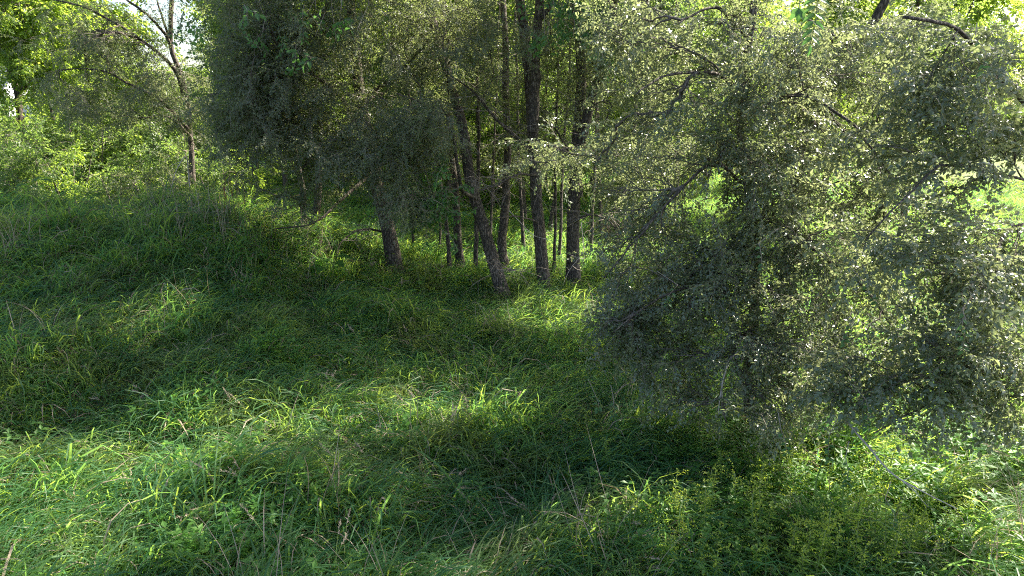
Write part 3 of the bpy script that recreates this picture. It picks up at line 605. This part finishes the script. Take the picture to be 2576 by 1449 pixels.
def put_bush(k, loc, rz, s_, label=None, group=None):
    if k not in ub:
        ub.add(k); o = bp[k]; o.location = loc; o.rotation_euler = (0, 0, rz); o.scale = (s_,) * 3
        if label: o["label"] = label
        if group: o["group"] = group
        return o
    o = place(bp[k], loc, rz, s_, label, group)
    if not label: o["label"] = L_BUSH; o["group"] = G_BUSH
    return o
for px, Y, k, s_, lab in bl:
    p = at(px, 450, Y); put_bush(k, (p[0], Y, float(height(p[0], Y))), rb.uniform(0, 6), s_, lab, "bushes just behind the grassy bank")
nb_ = 0
while nb_ < 34:
    y = rb.uniform(29, 52); x = rb.uniform(-.8, .5) * y
    if abs(x / y - (85 - 1288) / 1740) < 0.03 or (x / y > .3 and y > 30): continue
    kb = int(rb.integers(0, 4)); put_bush(kb, (x, y, float(height(x, y))), rb.uniform(0, 6), rb.uniform(.7, 1.5), ('rounded green', 'low grey green', 'tall narrow', 'broad leaved')[kb] + ' bush ' + where(x, y), G_BUSH); nb_ += 1
for px, Y, s_ in ((2350, 66, 2.0), (2430, 64, 1.7), (2520, 67, 2.2), (2600, 65, 2.0), (2280, 60, 1.6)):
    p = at(px, 400, Y); put_bush(0, (p[0], Y, 0), rb.uniform(0, 6), s_, "green bush at the far side of the bright lawn, %s" % {2350: "left end of the row", 2430: "second in the row", 2520: "largest of the row", 2600: "cut by the frame edge", 2280: "half hidden by the veil"}[px], "bushes beyond the lawn")

# far wood, one mass
n = 15000; fy = rb.uniform(52, 84, n); fx = rb.uniform(-.95, .95, n) * fy; ftop = 13 + 3 * wav(fx, fy, 7.0, 1.0); fz = ftop * rb.uniform(0, 1, n) ** 0.8
q = fx / fy; ftop2 = np.where((q > -.56) & (q < -.41), 7.0 + 2 * wav(fx, fy, 3, 2), 99)
ok = (fz < ftop2) & ~((np.abs(q - (85 - 1288) / 1740) < .033) & (fz < 9)) & ~((q > .52) & (fy < 68)) & (wav(fx * 1.0, fz * 2.0, 2.2, 5) > -.75)
fx, fy, fz = fx[ok], fy[ok], fz[ok]; n = len(fx)
dr = rb.normal(0, 1, (n, 3)); dr /= np.linalg.norm(dr, axis=1)[:, None]
o = scatter("far_wood", np.stack([fx, fy, fz], 1), eulers(dr, np.tile([[0, 0, 1.]], (n, 1)) + rb.normal(0, .4, (n, 3)), rb.normal(0, .6, n)), rb.uniform(1.2, 2.2, n), "far", S_far)
o["kind"] = "stuff"; o["label"] = "sunlit wood of yellow green trees closing the background"

# ------------------------------------------------------------------ grass and weeds
T_green = [tuft(f"grass_tuft{i}", [M_grass, M_dry], 17, .38, .95, .019, .95, .34, .085, 0, 1.0 + .25 * (i % 3), mixi=1, mixp=.10) for i in range(7)]
T_far = [tuft(f"far_tuft{i}", [M_grass, M_dry], 18, .35, .7, .026, 1.3, .45, .16, 0, 1.1, 4, mixi=1, mixp=.08) for i in range(5)]
T_dry = [tuft(f"dry_tuft{i}", [M_dry, M_grass], 22, .3, .7, .0095, 1.2, .55, .09, 0, 1.2, mixi=1, mixp=.3) for i in range(5)]
T_straw = [tuft(f"straw_tuft{i}", [M_seed, M_dry], 8, .6, 1.05, .008, 2.0, .14, .10, 0, .35, 5, mixi=1, mixp=.5) for i in range(5)]
def head_src(i):
    """a few thin stems with loose feathery seed heads"""
    b = Bits()
    for k in range(4):
        a = random.gauss(2.6, .9); o_ = np.array([math.cos(a), math.sin(a), 0]); h = random.uniform(.6, .95); P = [np.array([random.gauss(0, .06), random.gauss(0, .06), 0])]; th = random.uniform(.1, .35)
        for j in range(6): P.append(P[-1] + (o_ * math.sin(th) + np.array([0, 0, math.cos(th)])) * h / 6); th += .12 + .05 * j
        b.twig(P, .0028, 1)
        for j in range(26):
            f = random.uniform(.78, 1) * 6; q = min(int(f), 5); p = P[q] + (P[q + 1] - P[q]) * (f - q); d = unit(unit(P[-1] - P[-2]) + rv(.45)); b.leaf(p, d, rv(), random.uniform(.025, .05), .007, 0, .2)
    return b.source(f"seed_stems{i}", [M_seed, M_stem])
T_head = [head_src(i) for i in range(5)]
def weed_src(i):
    b = Bits()
    for k in range(5):
        a = random.uniform(0, 6.3); o_ = np.array([math.cos(a), math.sin(a), 0]); P = [np.array([random.gauss(0, .05), random.gauss(0, .05), 0])]; d = unit(o_ * .4 + np.array([0, 0, 1.]))
        for j in range(5): P.append(P[-1] + d * .09); d = unit(d + o_ * .1 + rv(.1))
        b.twig(P, .003)
        for j in range(1, 6):
            for s_ in (0, 1, 2):
                aa = random.uniform(0, 6.3); dd = np.array([math.cos(aa), math.sin(aa), random.uniform(-.2, .5)]); b.leaf(P[j], dd, (0, 0, 1), random.uniform(.05, .09), random.uniform(.025, .045), 0, .15)
    return b.source(f"weed{i}", [M_weed, M_stem])
T_weed = [weed_src(i) for i in range(5)]
def vis(x, y, m=2.0):
    """inside the strip of ground that the view, or one a step beside it, can show"""
    return (np.abs(x) < .78 * y + m)
def jgrid(x0, x1, y0, y1, sp):
    X, Y = np.meshgrid(np.arange(x0, x1, sp), np.arange(y0, y1, sp)); X = X + rng.uniform(-.6, .6, X.shape) * sp; Y = Y + rng.uniform(-.6, .6, Y.shape) * sp
    X, Y = X.ravel(), Y.ravel(); ok = vis(X, Y); return X[ok], Y[ok]
def lay(name, X, Y, key, src, smin, smax, label, turn=0.55, tilt=.12):
    n = len(X); Z = height(X, Y); hm = .80 + .34 * wav(X, Y, 1.0, 6.0) + .22 * wav(X, Y, .45, 1.0)
    th = -.45 + 1.1 * wav(X, Y, 2.4, 8.0) + .5 * wav(X, Y, .8, 1.0) + rng.normal(0, turn, n)
    sc_ = rng.uniform(smin, smax, n); scl = np.stack([sc_, sc_, sc_ * np.clip(hm, .4, 1.4)], 1)
    o = scatter(name, np.stack([X, Y, Z], 1), np.stack([rng.normal(0, tilt, n), rng.normal(0, tilt, n), th], 1), scl, key, src); o["kind"] = "stuff"; o["label"] = label; return o
parts_ = [jgrid(-9, 9, 4.3, 9, .125), jgrid(-15, 15, 9, 17.5, .15)]
X = np.concatenate([p[0] for p in parts_]); Y = np.concatenate([p[1] for p in parts_])
lay("grass", X, Y, "green", T_green, .75, 1.25, "long arching green grass over the bank and clearing")
X, Y = jgrid(-26, 24, 17.5, 34, .27); lay("far_grass", X, Y, "fargrass", T_far, .8, 1.3, "sunlit grass under the trees farther back")
X, Y = jgrid(-48, 36, 34, 60, .6); ok = ~((X / Y > .5) & (Y > 40)); lay("wood_edge_grass", X[ok], Y[ok], "fargrass", T_far, 1.2, 1.9, "distant rough grass at the foot of the wood")
X, Y = jgrid(-14, 12, 4.6, 18, .42); ok = rng.uniform(0, 1, len(X)) < .10 + .35 * (wav(X, Y, 1.7, 9.0) > .45) + .3 * ((Y > 13) & (X < -3.5))
lay("tall_grass", X[ok], Y[ok], "green", T_green, 1.25, 1.75, "taller clumps of coarse grass standing above the rest", .9, .2)
# dry tufts: a few everywhere, many in matted patches
DRYP = [(ground(px, py), r) for px, py, r in ((260, 760, 1.0), (640, 620, 1.1), (370, 850, .8), (60, 680, .9), (1290, 950, .7), (1230, 1240, .35), (700, 1380, .6), (1760, 1270, .55), (1070, 1020, .4), (1180, 1180, .35), (150, 850, .6), (830, 1010, .3), (200, 1120, .3), (720, 700, .8), (900, 690, .8), (1340, 780, .6), (2480, 1400, .5), (1000, 1300, .4), (40, 620, .7), (600, 580, .9))]
X, Y = jgrid(-14, 14, 4.3, 19, .17); w = np.full(len(X), .05)
for g, r in DRYP: w = np.maximum(w, .75 * np.exp(-((X - g[0]) ** 2 + (Y - g[1]) ** 2) / (r * r) * 1.2))
ok = rng.uniform(0, 1, len(X)) < w * (.8 + .5 * wav(X, Y, .5, 2)); lay("dry_grass", X[ok], Y[ok], "dry", T_dry, .8, 1.25, "matted dead brown grass tangled in the green", 1.2, .35)
X, Y = jgrid(-14, 14, 4.3, 19, .30); w = np.full(len(X), .03)
for px, py, r, s_ in ((660, 615, 1.5, .95), (560, 590, 1.5, .9), (420, 585, 1.3, .4), (740, 640, .9, .7), (880, 650, .8, .3), (20, 630, .8, .6), (700, 1400, .8, .2), (250, 1430, .8, .12), (600, 1100, .7, .08)):
    g = ground(px, py); w = np.maximum(w, s_ * np.exp(-((X - g[0]) ** 2 + (Y - g[1]) ** 2) / (r * r) * 1.2))
ok = rng.uniform(0, 1, len(X)) < w; lay("dry_stems", X[ok], Y[ok], "straw", T_straw, 1.0, 1.5, "pale dead stems standing in the grass", 3.0, .15)
X, Y = jgrid(-14, 14, 4.3, 19, .35); w = .02 + .12 * (wav(X, Y, 1.3, 4) > .45) + .04 * (Y < 9) * (X < 2)
ok = rng.uniform(0, 1, len(X)) < w; lay("seed_grass", X[ok], Y[ok], "heads", T_head, .6, 1.05, "scattered feathery seed heads over the grass", .8, .15)
WP = [(ground(px, py), r, s_) for px, py, r, s_ in ((640, 1340, .8, .6), (560, 1260, .5, .5), (1900, 1330, 1.2, .8), (2300, 1350, 1.3, .8), (780, 640, 1.2, .5), (1010, 640, 1.0, .5), (700, 930, .4, .6), (2450, 1200, .8, .7), (480, 1080, .3, .5), (1820, 1180, .7, .5), (300, 590, 1.0, .3), (1030, 1180, .3, .5))]
X, Y = jgrid(-14, 14, 4.3, 20, .16); w = np.full(len(X), .015)
for g, r, s_ in WP: w = np.maximum(w, s_ * np.exp(-((X - g[0]) ** 2 + (Y - g[1]) ** 2) / (r * r) * 1.2))
ok = rng.uniform(0, 1, len(X)) < w; lay("weeds", X[ok], Y[ok], "weed", T_weed, .8, 1.5, "low broad leaved weeds growing through the grass", 3.0, .2)
# lawn
lx, ly = np.meshgrid(np.linspace(17, 60, 60), np.linspace(40, 66, 40)); lz = 0.02 + height(lx, ly) + .05
lv = np.stack([lx.ravel(), ly.ravel(), lz.ravel()], 1); lf = [(j * 60 + i, j * 60 + i + 1, j * 60 + 61 + i, j * 60 + 60 + i) for j in range(39) for i in range(59)]
M_lawn = flatmat("mown_lawn", (0.055, 0.09, 0.022), .9, (0.14, 0.17, 0.05), 1.3)
o = link(bpy.data.objects.new("lawn", mesh("lawn", lv, lf, [M_lawn], smooth=True))); o["kind"] = "structure"; o["label"] = "sunlit mown lawn beyond the trees at the right"
T_lawn = [tuft(f"lawn_tuft{i}", [M_grass, M_dry], 26, .08, .16, .03, 3.0, .5, .3, 0, .6, 2, mixi=1, mixp=.25) for i in range(3)]
X, Y = jgrid(18, 44, 40.5, 65, .5); lay("lawn_grass", X, Y, "lawn", T_lawn, .8, 1.3, "short mown grass of the lawn", 3, .1)

# ------------------------------------------------------------------ far buildings at the left
M_white = flatmat("white_siding", (0.78, 0.79, 0.80), .6, (0.70, 0.71, 0.73), 1.5); M_grey = flatmat("grey_roof", (0.10, 0.11, 0.13), .8, (0.14, 0.15, 0.17), 4)
M_panel = flatmat("grey_panel", (0.42, 0.44, 0.46), .6); M_glass = flatmat("dark_glass", (0.03, 0.035, 0.04), .1, spec=.8)
def box(name, c, size, mat, parent):
    x, y, z = [v / 2 for v in size]
    V = [(c[0] + a * x, c[1] + b * y, c[2] + d * z) for a in (-1, 1) for b in (-1, 1) for d in (-1, 1)]
    return link(bpy.data.objects.new(name, mesh(name, V, [(0, 1, 3, 2), (4, 6, 7, 5), (0, 4, 5, 1), (2, 3, 7, 6), (0, 2, 6, 4), (1, 5, 7, 3)], [mat])), parent)
def gable(name_, loc, w, d, h, rh, rz, label, cat, wins, boards):
    root = empty(name_, loc, label, cat); root.rotation_euler = (0, 0, rz)
    V = [(-w / 2, 0, 0), (w / 2, 0, 0), (w / 2, 0, h), (0, 0, h + rh), (-w / 2, 0, h), (-w / 2, d, 0), (w / 2, d, 0), (w / 2, d, h), (0, d, h + rh), (-w / 2, d, h)]
    link(bpy.data.objects.new("wall", mesh("wall", V, [(0, 1, 2, 3, 4), (6, 5, 9, 8, 7), (1, 6, 7, 2), (5, 0, 4, 9)], [M_white])), root)
    for sgn in (-1, 1):
        e = .35; sl = rh / (w / 2); a = np.array([0, -e, h + rh + .1]); b_ = np.array([sgn * (w / 2 + e), -e, h - sl * e + .1]); T_ = np.array([0, d + 2 * e, 0]); up_ = np.array([0, 0, .12])
        vv = [a, b_, b_ + T_, a + T_, a + up_, b_ + up_, b_ + T_ + up_, a + T_ + up_]
        link(bpy.data.objects.new("roof", mesh("roof", np.array(vv), [(0, 1, 2, 3), (7, 6, 5, 4), (0, 4, 5, 1), (1, 5, 6, 2), (2, 6, 7, 3), (3, 7, 4, 0)], [M_grey])), root)
    for x, z, ww, hh in wins:
        f = box("window", (x, -.04, z), (ww, .08, hh), M_white, root); box("pane", (x, -.09, z), (ww * .8, .03, hh * .82), M_glass, f)
    for x, ww, z0, z1 in boards: box("corner_board", (x, -.05, (z0 + z1) / 2), (ww, .1, z1 - z0), M_panel, root)
    return root
hp = at(92, 292, 130); gable("garden_shed", (hp[0], 130, 0), 5.6, 8, 4.6, 2.0, R(18), "white gabled shed glimpsed through the leaves at the left", "shed", [], [(-1.7, .8, 0, 5.0)])
hp2 = at(60, 200, 158); gable("farm_house", (hp2[0], 158, 0), 12, 14, 7.2, 4.6, R(80), "white house with dark roof half hidden behind the maple", "house", [(-3, 5, 1.2, 1.6), (0, 5, 1.2, 1.6), (3, 5, 1.2, 1.6)], [])

# ------------------------------------------------------------------ small plants one can pick out
def stalk(label, base, h, lean_x, lean_y, head, mat=None, cat="grass stalk", name="seed_stalk", group="tall seed stalks rising from the grass", stemm=None):
    root = empty(name, base, label, cat, group); n = 8; P = []
    for i in range(n + 1):
        f = i / n; P.append(np.array([lean_x * f ** 1.6, lean_y * f ** 1.6, h * f * (1 - .12 * f * f)]))
    T = Tubes(); T.add(P, np.linspace(.0045, .0022, n + 1), 5); T.build("stem", stemm or M_stem, root)
    b = Bits(); hl = head
    for k in range(int(46 * hl / .2)):
        f = 1 - random.random() * hl / h; i = min(int(f * n), n - 1); p = P[i] + (P[i + 1] - P[i]) * (f * n - i); d = unit(unit(P[-1] - P[-2]) + rv(.5)); L = random.uniform(.02, .045) * (1.5 - (f - 1 + hl / h) * h / hl * .7)
        b.leaf(p, d, rv(), L, .0065, 0, .2)
    b.build("seed_head", [mat or M_seed], root)
    for k in range(3):
        f = random.uniform(.15, .55); i = int(f * n); a = random.uniform(0, 6.3); o_ = np.array([math.cos(a), math.sin(a), 0]); q = [P[i]]; th = .5
        for j in range(5): q.append(q[-1] + (o_ * math.sin(th) + np.array([0, 0, math.cos(th)])) * .06); th += .42
        b2 = Bits(); b2.strip(q, .011, unit(np.array([0, 0, 1]) + rv(.2))); b2.build("leaf", [M_grass], root)
    return root
for px, py, h, lx_, ly_, hd, lab in (
    (1052, 1085, .62, -.30, .05, .16, "taller of the paired seed stalks standing over the sunny patch, leaning left"), (1085, 1090, .66, -.30, .1, .14, "right one of the paired seed stalks over the sunny patch"),
    (612, 1095, .75, -.25, .1, .22, "feathery seed stalk leaning left in the shaded grass above the sunny patch"), (652, 1100, .7, -.4, .1, .2, "second feathery stalk bent over in shade above the sunny patch"),
    (912, 900, .7, -.22, .0, .2, "pale seed head in the dark hollow left of the slanting trunk"), (1045, 920, .8, -.2, .1, .18, "thin pale seed stalk in the dark grass below the leaning elm"),
    (1190, 960, .7, .02, .1, .2, "upright pale stalk in the shaded grass below the slanting trunk"), (1260, 855, .55, -.15, 0, .2, "whitish seed head in front of the foot of the slanting trunk"),
    (1100, 985, .5, -.15, 0, .2, "drooping seed head midway between the paired stalks and the slanting trunk"), (1085, 1030, .45, -.35, 0, .2, "low grey seed head just behind the paired stalks"),
    (1235, 1210, .5, -.5, .05, .22, "purplish seed head bent nearly flat right of the sunny patch"), (1215, 1335, .55, -.3, .1, .26, "dried plume at the lower middle of the meadow"),
    (1400, 990, .6, -.2, 0, .2, "seed stalk in the grass below the two thick trunks"), (370, 1085, .45, .05, 0, .1, "pale dry leaf stalk standing in the dark grass of the bank foot"),
    (1290, 700, .6, -.1, 0, .2, "seed stalk at the foot of the thick upright trunk"), (1012, 790, .9, .02, 0, .25, "bleached weed stalk in front of the leaning elm's foot"),
    (700, 1440, .75, -.35, .1, .2, "long yellow stem leaning left at the bottom edge"), (960, 1260, .8, -.3, .1, .2, "seed stalk rising from the lower edge of the sunny patch"),
    (880, 1230, .6, -.35, .1, .2, "seed stalk in the middle of the sunny patch")):
    stalk(lab, ground(px, py), h, lx_, ly_, hd)
for k, (px, py) in enumerate(((582, 575), (597, 580), (606, 574), (620, 582), (568, 580))):
    stalk("rust red seed stalk in the tight group at the right end of the bank crest", ground(px, py), 1.25 + .12 * (k % 3), .06 * (k - 2), 0, .6, M_rust, "dock plant", "dock_stalk", "rust red dock stalks", M_rust)

def big_leaf(b, p, d, L, w, up=(0, 0, 1)):
    d = unit(d); side = unit(np.cross(up, d)); nn = np.cross(d, side); base = len(b.V); k = 6; rows = []
    prof = [0.05, .7, 1.0, .95, .7, .4, .02]
    for i in range(k + 1):
        f = i / k; c = p + d * L * f - nn * L * .35 * f * f; e = side * w * .5 * prof[i]; rows += [c - e + nn * w * .12 * prof[i], c, c + e + nn * w * .12 * prof[i]]
    v = random.random(); b.V += rows; b.v += [v] * len(rows)
    for i in range(k):
        for j in (0, 1): q = base + i * 3 + j; b.F.append((q, q + 1, q + 4, q + 3)); b.m.append(0)
def broad_plant(px, py, L, n, label, cat="burdock", lift=.25):
    g = ground(px, py); root = empty("broad_leaf_plant", g, label, cat)
    for k in range(n):
        a = k * 6.28 / n + random.uniform(-.3, .3); o_ = np.array([math.cos(a), math.sin(a), 0]); top = o_ * .12 + np.array([0, 0, lift + .35 * random.random()])
        T = Tubes(); T.add([np.zeros(3), top * .6 + (0, 0, .05), top], [.008, .006, .005], 5); st = T.build("leaf_stalk", M_stem, root)
        b = Bits(); big_leaf(b, top, o_ + np.array([0, 0, .25]), L * random.uniform(.8, 1.1), L * .7); b.build("leaf", [M_weed], root)
broad_plant(835, 735, .42, 6, "broad leaved plant with a sunlit leaf in the dark hollow under the bank", lift=.45)
broad_plant(1062, 760, .26, 5, "small broad leaved plant in shade below the leaning elm", lift=.5)
broad_plant(475, 880, .24, 5, "broad leaved plant half sunk in the grass of the bank slope", lift=.4)
broad_plant(640, 715, .22, 6, "low round leaved plant on the bank beside matted brown grass", lift=.4)
broad_plant(100, 560, .35, 7, "round leaved plant sticking up at the left end of the bank crest", lift=.7)
broad_plant(2560, 700, .3, 6, "broad leaved plant in the sun at the right edge", lift=.4)

def vine_clump(c, r, n, label, key="fresh", name="climbing_vine", sc_=1.6):
    root = empty(name, c, label, "vine"); P = rng.normal(0, 1, (n, 3)) * np.array(r); dr = rng.normal(0, 1, (n, 3)); dr[:, 2] -= .8; dr /= np.linalg.norm(dr, axis=1)[:, None]
    T = Tubes()
    for k in range(7):
        q = rng.normal(0, 1, (4, 3)) * np.array((.08, .08, r[2])) + np.array([rng.normal(0, r[0] * .7), 0, .1]); q = q[np.argsort(q[:, 2])]; T.add(q, .005, 4)
    T.build("stem", M_twig, root)["kind"] = "stuff"
    o = scatter("foliage", P, eulers(dr, np.tile([[0, -.5, 1.]], (n, 1)), rng.normal(0, .4, n)), rng.uniform(.7, 1.2, n) * sc_, "fresh", S_fresh, root); o["kind"] = "stuff"
vine_clump(at(1090, 490, 14.2), (.28, .2, .36), 46, "bright green vine leaves hanging left of the slanting trunk")
vine_clump(at(1540, 20, 13.5), (.5, .2, .3), 26, "green vine leaves high up where the forked trunk leaves the frame")
vine_clump(at(1400, 40, 13.5), (.3, .2, .3), 16, "green leaf clump between the two forked trunks at the top")
vine_clump(at(740, 50, 13.5), (.9, .4, .3), 15, "scattered bright green leaves at the top of the dark left crown")

# fresh green shoots in the veil of the near elms: things of their own, each a twig with its leaves
for px, py, Y, lab in ((1506, 1015, 7.6, "bright green shoot at the lower left tip of the hanging foliage"), (1545, 1030, 7.6, "second bright green shoot low at the tip of the hanging foliage"), (1915, 640, 7.2, "pale green shoot right of the near elm trunk"),
                       (2190, 740, 6.6, "small green shoot in the middle of the right veil"), (2422, 810, 6.0, "green shoot with shiny leaves near the right edge"), (2128, 840, 6.6, "green shoot above the dark gap under the veil"),
                       (2425, 850, 6.0, "lower green shoot near the right edge"), (1975, 1110, 6.6, "green shoot at the lower rim of the veil over the goldenrod"), (2085, 1128, 6.4, "green shoot beside the dark gap at the rim of the veil"),
                       (2135, 1185, 6.2, "pointed leaved shoot standing in the dark gap"), (2185, 1040, 6.4, "green shoot hanging over the dark gap"), (1680, 745, 7.6, "green shoot on the outer veil left of the near elm"),
                       (1480, 340, 10.4, "green shoot on the lobe in front of the thick trunks"), (1560, 420, 10.0, "green shoot right of the furrowed trunk"), (2480, 130, 6.4, "green shoot under the arched limb at the upper right"),
                       (2250, 1290, 5.8, "dark leaves dangling from the bare branch at lower right")):
    c = at(px, py, Y); root = empty("leafy_shoot", c, lab, "shoot", "fresh green shoots in the veil of near leaves")
    q = [np.array([random.gauss(0, .1), .15, .25]), np.array([random.gauss(0, .04), .05, .12]), np.zeros(3), rv(.03) - (0, 0, .14)]
    T = Tubes(); T.add(q, [.004, .0035, .003, .002], 4); T.build("stem", M_twig, root)
    for k in range(7):
        p = q[2] + (q[3] - q[2]) * (k / 6) + (q[1] - q[2]) * max(0, .6 - k * .2); b = Bits(); s_ = 1 if k % 2 else -1
        b.leaf(p, unit(np.array([s_ * random.uniform(.5, 1), -.3, random.uniform(-.7, .1)])), unit(np.array([0, -.6, .8]) + rv(.25)), random.uniform(.05, .075), random.uniform(.03, .042), 0, .2, True); b.build("leaf", [M_elm_fresh], root)
# compound leaves hanging at the top
c = at(2058, -25, 4.9); root = empty("compound_leaf_branch", c, "large compound leaf with toothed leaflets hanging in at the top right", "branch"); q = [np.array([.02, 0, .3]), np.zeros(3), np.array([.0, -.02, -.18]), np.array([-.03, -.04, -.34])]
T = Tubes(); T.add(smooth_line(q, 9), .003, 5); T.build("stem", M_stem, root)
for k in range(15):
    f = k // 2 / 7; p = q[1] + (q[3] - q[1]) * f; s_ = 1 if k % 2 else -1; b = Bits()
    d = np.array([s_ * .9, -.2, -.35 - .5 * f]) if k < 14 else np.array([-.1, -.1, -1]); b.leaf(p, unit(d), unit(np.array([0, -.8, .7]) + rv(.12)), .115 - .03 * f, .040, 0, .15, True); b.build("leaf", [M_elm_fresh], root)
c = at(2010, 20, 5.6); root = empty("leafy_shoot", c, "three broad leaves hanging left of the large compound leaf", "shoot", "fresh green shoots in the veil of near leaves")
T = Tubes(); T.add([np.array([.05, 0, .3]), np.array([0, 0, 0.1]), np.zeros(3)], .003, 5); T.build("stem", M_stem, root)
for dx, dz in ((-.6, -.8), (.5, -.9), (0, -1)): b = Bits(); b.leaf(np.zeros(3), unit(np.array([dx, -.1, dz])), unit(np.array([0, -1, .4])), .11, .065, 0, .12, True); b.build("leaf", [M_elm_fresh], root)

# dead branches
def dead(label, pts, r, subs, n=14):
    base = np.array(pts[0]); root = empty("dead_branch", base, label, "branch", "bare dead branches"); P = smooth_line([np.array(p) - base for p in pts], n, .006)
    T = Tubes(); T.add(P, np.linspace(r, r * .3, len(P)), 6, .05); T.build("wood", M_deadwood, root)
    for k in range(subs):
        i = random.randint(2, len(P) - 3); d = unit(P[i + 1] - P[i]); q = [P[i]]; dd = unit(d + rv(.6)); L = random.uniform(.12, .4)
        for j in range(4): dd = unit(dd + rv(.2)); q.append(q[-1] + dd * L / 4)
        T = Tubes(); T.add(q, np.linspace(r * .45, r * .15, 5), 4); T.build("twig", M_deadwood, root)
dead("bare grey branch poking down out of the veil over the sunny goldenrod", [at(2130, 1060, 6.9), at(2219, 1166, 6.4), at(2250, 1195, 6.2), at(2300, 1225, 6.1), at(2409, 1279, 5.9)], .013, 6)
dead("sunlit white crooked branch hanging in front of the near elm's lower trunk", [at(1900, 850, 8.6), at(1850, 890, 8.0), at(1832, 915, 7.8), at(1818, 960, 7.7), at(1816, 1000, 7.6)], .020, 6)  # pale wood colour stands in for the sun on this branch
dead("pale thin dead twig curving down across the thick furrowed trunk", [at(1462, 560, 15.2), at(1466, 630, 15.0), at(1432, 680, 14.9), at(1415, 720, 14.8)], .010, 3)
dead("second pale dead twig beside the furrowed trunk", [at(1470, 620, 15.1), at(1468, 650, 15.0), at(1430, 640, 14.9)], .008, 1)
dead("arching pinkish twig crossing between the slanting and the upright trunk", [at(1280, 530, 15.3), at(1310, 560, 15.2), at(1340, 590, 15.1), at(1385, 605, 15.0)], .010, 2)
dead("bare twig bowed over the bank in front of the red seed stalks", [at(560, 470, 17.5), at(590, 510, 17.2), at(640, 565, 16.8), at(690, 600, 16.4)], .014, 3)
dead("white forked dead branch against the bushes left of the dark crown", [at(478, 470, 19), at(470, 400, 18.8), at(462, 396, 18.6), at(440, 440, 18.4), at(425, 500, 18.2)], .022, 5)

# brush pile
c = ground(1545, 600); root = empty("brush_pile", c, "heap of dead brushwood under the trees right of the furrowed trunk", "brush pile"); T = Tubes()
for k in range(130):
    a = random.uniform(0, 6.3); p = np.array([random.gauss(0, .75), random.gauss(0, .5), random.uniform(0, .75)]); d = unit(np.array([math.cos(a), math.sin(a) * .6, random.gauss(0, .35)])); L = random.uniform(.5, 1.4)
    p[2] *= max(0.1, 1 - abs(p[0]) / 1.7); T.add([p - d * L / 2, p + rv(.05), p + d * L / 2], [.012, .009, .004], 4)
T.build("brushwood", flatmat("dead_brush", (0.10, 0.07, 0.05), .8, (0.18, 0.13, 0.10), 20), root)["kind"] = "stuff"

# goldenrod
def goldenrod(h, seed):
    random.seed(seed); root = empty("goldenrod_plant", (0, 0, 0), "", "goldenrod", "goldenrod plants in the sunny lower right corner"); P = [np.array([.06 * h * math.sin(f * 2 + seed) * f, .05 * f, h * f]) for f in np.linspace(0, 1, 8)]
    T = Tubes(); T.add(P, np.linspace(.005, .003, 8), 5); T.build("stem", M_stem, root); b = Bits()
    for k in range(46):
        f = .12 + .78 * k / 46; i = min(int(f * 7), 6); p = P[i] + (P[i + 1] - P[i]) * (f * 7 - i); a = k * 2.4; d = unit(np.array([math.cos(a), math.sin(a), random.uniform(-.1, .5)])); b.leaf(p, d, unit(np.array([0, 0, 1]) + rv(.3)), random.uniform(.06, .11) * (1.1 - .4 * f), .017, 0, .2)
    b.build("foliage", [M_goldleaf], root)["kind"] = "stuff"; b = Bits()
    for k in range(6):
        a = k * 1.05 + seed; o_ = np.array([math.cos(a), math.sin(a), 0]); q = P[-1] - np.array([0, 0, .03 * k])
        for j in range(9):
            f = j / 8; p = q + o_ * .13 * f + np.array([0, 0, .07 * math.sin(f * 2.2) - .0 * f]); b.leaf(p, unit(rv() + (0, 0, .8)), rv(), .024, .013, 0, .1)
    b.build("flower_plume", [M_gold], root)["kind"] = "stuff"; return root
gp = [goldenrod(.62, 1), goldenrod(.75, 2), goldenrod(.5, 3)]; rg = np.random.default_rng(8); cnt = 0
for k in range(110):
    px = rg.uniform(1640, 2440); py = rg.uniform(1230, 1520)
    if py < 1230 + (1900 - px) * .35: continue
    g = ground(px, py); l_ = "leafy goldenrod plant with small yellow green plume in the sunny lower right corner"
    if cnt < 3: o = gp[cnt]; o.location = g; o["label"] = l_; o.rotation_euler = (0, 0, rg.uniform(0, 6)); o.scale = (1.0,) * 3
    else: o = place(gp[k % 3], g, rg.uniform(0, 6), rg.uniform(.8, 1.2), l_)
    o['label'] = ('lower', 'taller', 'stubby')[k % 3] + ' goldenrod plant ' + ('at the back of' if py < 1320 else 'in the middle of' if py < 1400 else 'at the front of') + ' the sunny patch, ' + ('its left part' if px < 1900 else 'its middle' if px < 2180 else 'its right part')
    cnt += 1
for px, py, lab in ((1530, 1230, "single goldenrod at the left fringe of the sunny corner"), (1480, 1150, "lone yellowish weed in shade left of the goldenrod corner"), (2520, 1230, "goldenrod standing alone in the sunlit grass at the right edge")):
    place(gp[1], ground(px, py), 1.0, .9, lab)
